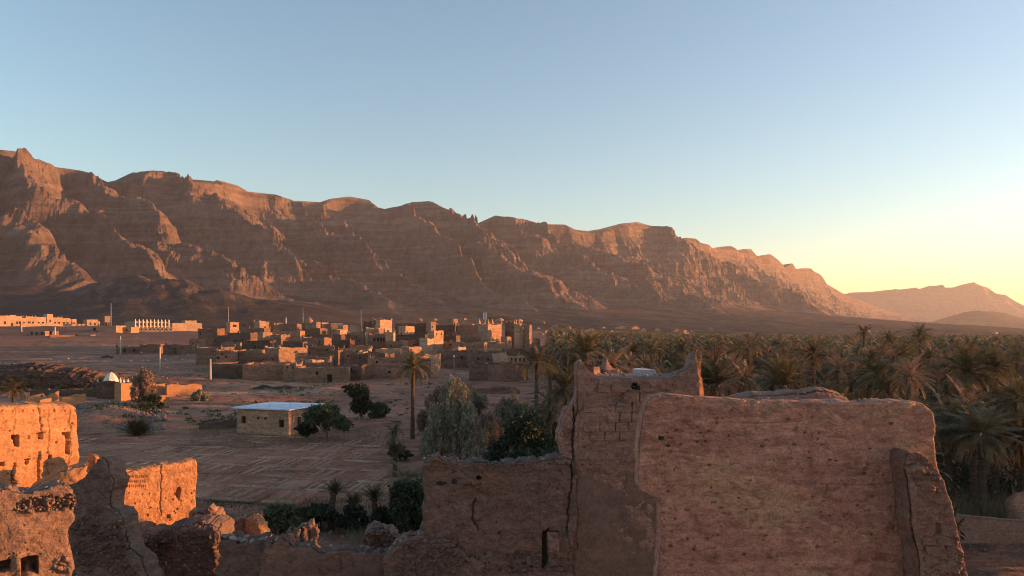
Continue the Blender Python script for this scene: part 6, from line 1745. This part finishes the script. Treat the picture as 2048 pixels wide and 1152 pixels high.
tree('tangled dark bush below the second young palm', 765, 1040, 45, 2.4, 1.6, 'darkleaf', 522, 4500, .09, 0, .08, low=.02, name='shrub', cat='shrub')
tree('tall shadowed thicket against the left end of the grey ruined wall', 822, 1030, 43, 2.8, 3.4, 'darkleaf', 523, 8500, .10, 0, .1, low=.02, name='shrub', cat='shrub')
tree('tufted plant growing from a crack high on the tower face', 1272, 790, 20.0, .30, .28, 'darkleaf', 524, 420, .035, 0, .01, low=.02, name='wall_plant', cat='plant', z=P(1272, 786, 20.0)[2])
tree('tiny weed sprouting on the upper left of the big red wall', 1322, 884, 9.94, .09, .07, 'olive', 525, 160, .014, 0, .003, low=.02, name='wall_plant', cat='plant', z=P(1322, 882, 9.94)[2])
tree('rosy round-crowned tree rising behind the grove on the skyline', 1742, 700, 140, 7.5, 9.5, 'pinkish', 526, 5000, .25, .5, .15, low=.55)
tree('broad rosy tamarisk crown among the palms right of the tower roof', 1300, 720, 118, 7, 9.0, 'pinkish', 527, 6000, .22, .6, .15, low=.45)
tree('dark leafy bush behind the tower roof among the palms', 1330, 760, 72, 4, 6.2, 'olive', 528, 7500, .15, 0, .12, low=.3)

# undergrowth filling the grove: nobody could count it
us = np.random.RandomState(9)
pts = []
for _ in range(3000):
    y = 38 + 240 * us.rand() ** 1.5; a = us.uniform(.03, 1.1)
    x = a * y
    if not (in_grove(x, y) or a > .74): continue
    if 1024 + FOC * a > 1880 and y < 47: continue
    pts.append((x, y, us.uniform(.6, 1.8) * (1 if y > 60 else .8)))
V, V2 = [], []
for (x, y, r) in pts:
    n = int(130 * min(1, 70 / y) + 24)
    zg = G1(x, y)
    hh = r * us.uniform(.9, 3.2)
    p = us.normal(size=(n, 3)) * [r * .55, r * .55, hh * .35] + [x, y, zg + hh * .6]
    p[:, 2] = np.maximum(p[:, 2], zg + .05)
    s = .17 * max(1, y / 80) * us.uniform(.6, 1.4, (n, 1))
    a = us.normal(size=(n, 3)); a[:, 2] = np.abs(a[:, 2]) + .4; a /= np.linalg.norm(a, axis=1, keepdims=True)
    b = np.cross(a, us.normal(size=(n, 3))); b /= np.linalg.norm(b, axis=1, keepdims=True)
    q = np.stack([p - a * s, p - b * s * .35, p + a * s * 1.3, p + b * s * .35], 1).reshape(-1, 3)
    (V if us.rand() < .75 else V2).append(q)
for vv_, mt, lb in ((V, 'darkleaf', 'dark tangled undergrowth between the palm trunks'), (V2, 'pinkish', 'dry brown undergrowth between the palm trunks')):
    vv_ = np.concatenate(vv_)
    link('undergrowth', mesh_np('undergrowth', vv_, np.arange(len(vv_)).reshape(-1, 4), smooth=False), M[mt], kind='stuff', label=lb)

# dry grass and reeds
def grass(label, region, n, hmin, hmax, mat='grass', seed=1, wd=.02):
    rs = np.random.RandomState(seed)
    x = []
    (xa, xb), (ya, yb) = region
    y = rs.uniform(ya, yb, n); x = rs.uniform(0, 1, n)
    x = ((xa + (xb - xa) * x) - 1024) / FOC * y
    z = G(x, y)
    h = rs.uniform(hmin, hmax, n); lx, ly = rs.normal(size=n) * .25 * h, rs.normal(size=n) * .25 * h
    w_ = wd * (y / 45)
    a = rs.uniform(0, 3.14, n)
    V = np.stack([np.stack([x - w_ * np.cos(a), y - w_ * np.sin(a), z - .05], 1), np.stack([x + w_ * np.cos(a), y + w_ * np.sin(a), z - .05], 1), np.stack([x + lx, y + ly, z + h], 1)], 1).reshape(-1, 3)
    link('grass', mesh_np('grass', V, None, np.arange(3 * n).reshape(-1, 3), smooth=False), M[mat], kind='stuff', label=label)
grass('tall dry grass and reeds under the right thicket', ((1885, 2100), (43.5, 50)), 5200, .5, 2.1, seed=3)
grass('green-yellow grass tufts left of the grey ruined wall', ((700, 850), (40, 47)), 3600, .15, .7, seed=4)
grass('sparse dark grass along the lower field edge', ((380, 830), (46, 54)), 5200, .1, .45, 'olive', seed=5)
grass('dry weeds around the white-roofed house', ((380, 800), (78, 92)), 2600, .1, .4, seed=6)

def scrub(label, region, n, seed, mat='olive'):
    rs = np.random.RandomState(seed)
    (xa, xb), (ya, yb) = region
    out = []
    for _ in range(n):
        y = ya + (yb - ya) * rs.rand() ** 1.3; x = ((xa + (xb - xa) * rs.rand()) - 1024) / FOC * y
        if float(vn(x / 25, y / 25, seed=seed)) < -.1: continue
        r = rs.uniform(.15, .6); k = 26
        p = rs.normal(size=(k, 3)) * [r * .5, r * .5, r * .25] + [x, y, G1(x, y) + r * .3]
        a = rs.normal(size=(k, 3)); a[:, 2] = np.abs(a[:, 2]) + .3; a /= np.linalg.norm(a, axis=1, keepdims=True)
        b = np.cross(a, rs.normal(size=(k, 3))); b /= np.linalg.norm(b, axis=1, keepdims=True)
        s = r * .35
        out.append(np.stack([p - a * s, p - b * s * .5, p + a * s, p + b * s * .5], 1).reshape(-1, 3))
    V = np.concatenate(out)
    link('scrub', mesh_np('scrub', V, np.arange(len(V)).reshape(-1, 4), smooth=False), M[mat], kind='stuff', label=label)
scrub('low dry scrub dotted over the left plain', ((-20, 460), (140, 420)), 900, 61, 'tamarisk')
scrub('dark scrub along the banks below the village', ((180, 1040), (96, 165)), 700, 62, 'olive')
scrub('dark scrub on the bank behind the shrine', ((-10, 250), (145, 175)), 500, 63, 'darkleaf')

# loose stones and rubble on open ground (too many to count)
def scatter(label, region, n, r0, r1, seed, mat='stone'):
    rs = np.random.RandomState(seed)
    (xa, xb), (ya, yb) = region
    y = ya + (yb - ya) * rs.rand(n); x = ((xa + (xb - xa) * rs.rand(n)) - 1024) / FOC * y
    z = G(x, y)
    base = np.array([(-1, -1, -.5), (1, -1, -.5), (1, 1, -.5), (-1, 1, -.5), (-.5, -.6, .7), (.6, -.5, .6), (.5, .6, .8), (-.6, .5, .5)])
    fq = np.array([[0, 1, 5, 4], [1, 2, 6, 5], [2, 3, 7, 6], [3, 0, 4, 7], [4, 5, 6, 7]])
    r = r0 + (r1 - r0) * rs.rand(n) ** 3
    V = base[None] * r[:, None, None] * rs.uniform(.6, 1.3, (n, 8, 3)) + np.stack([x, y, z + r * .2], 1)[:, None]
    Q = (fq[None] + np.arange(n)[:, None, None] * 8).reshape(-1, 4)
    link('rubble', mesh_np('rubble', V.reshape(-1, 3), Q, smooth=False), M[mat], kind='stuff', label=label)
scatter('rubble strewn over the yard at lower right', ((1880, 2140), (36, 41)), 260, .02, .09, 1, 'mud1')
scatter('loose stones on the bare ground below the field', ((380, 860), (38, 53)), 900, .02, .10, 2)
scatter('rubble on the heap in front of the shrine', ((120, 330), (90, 118)), 2600, .04, .28, 3)
scatter('stones on the plain below the village', ((200, 1040), (118, 165)), 2400, .05, .30, 4)
scatter('stones scattered over the left plain', ((-20, 440), (140, 340)), 3200, .08, .45, 5)
bp_ = thing('boulder_group', 'x', 'boulder') if False else None
for (px, Y, r, lab) in [(792, 40, .38, 'pale boulder left of the rubble slope'), (1118, 86, .4, 'pale boulder hidden by the palms')][:1]:
    x, _, _ = P(px, 1000, Y)
    o = link('boulder', STONES[2], None, loc=(x, Y, G1(x, Y) + .15), scale=(r * 1.3, r, r), label=lab, category='boulder', kind='thing')
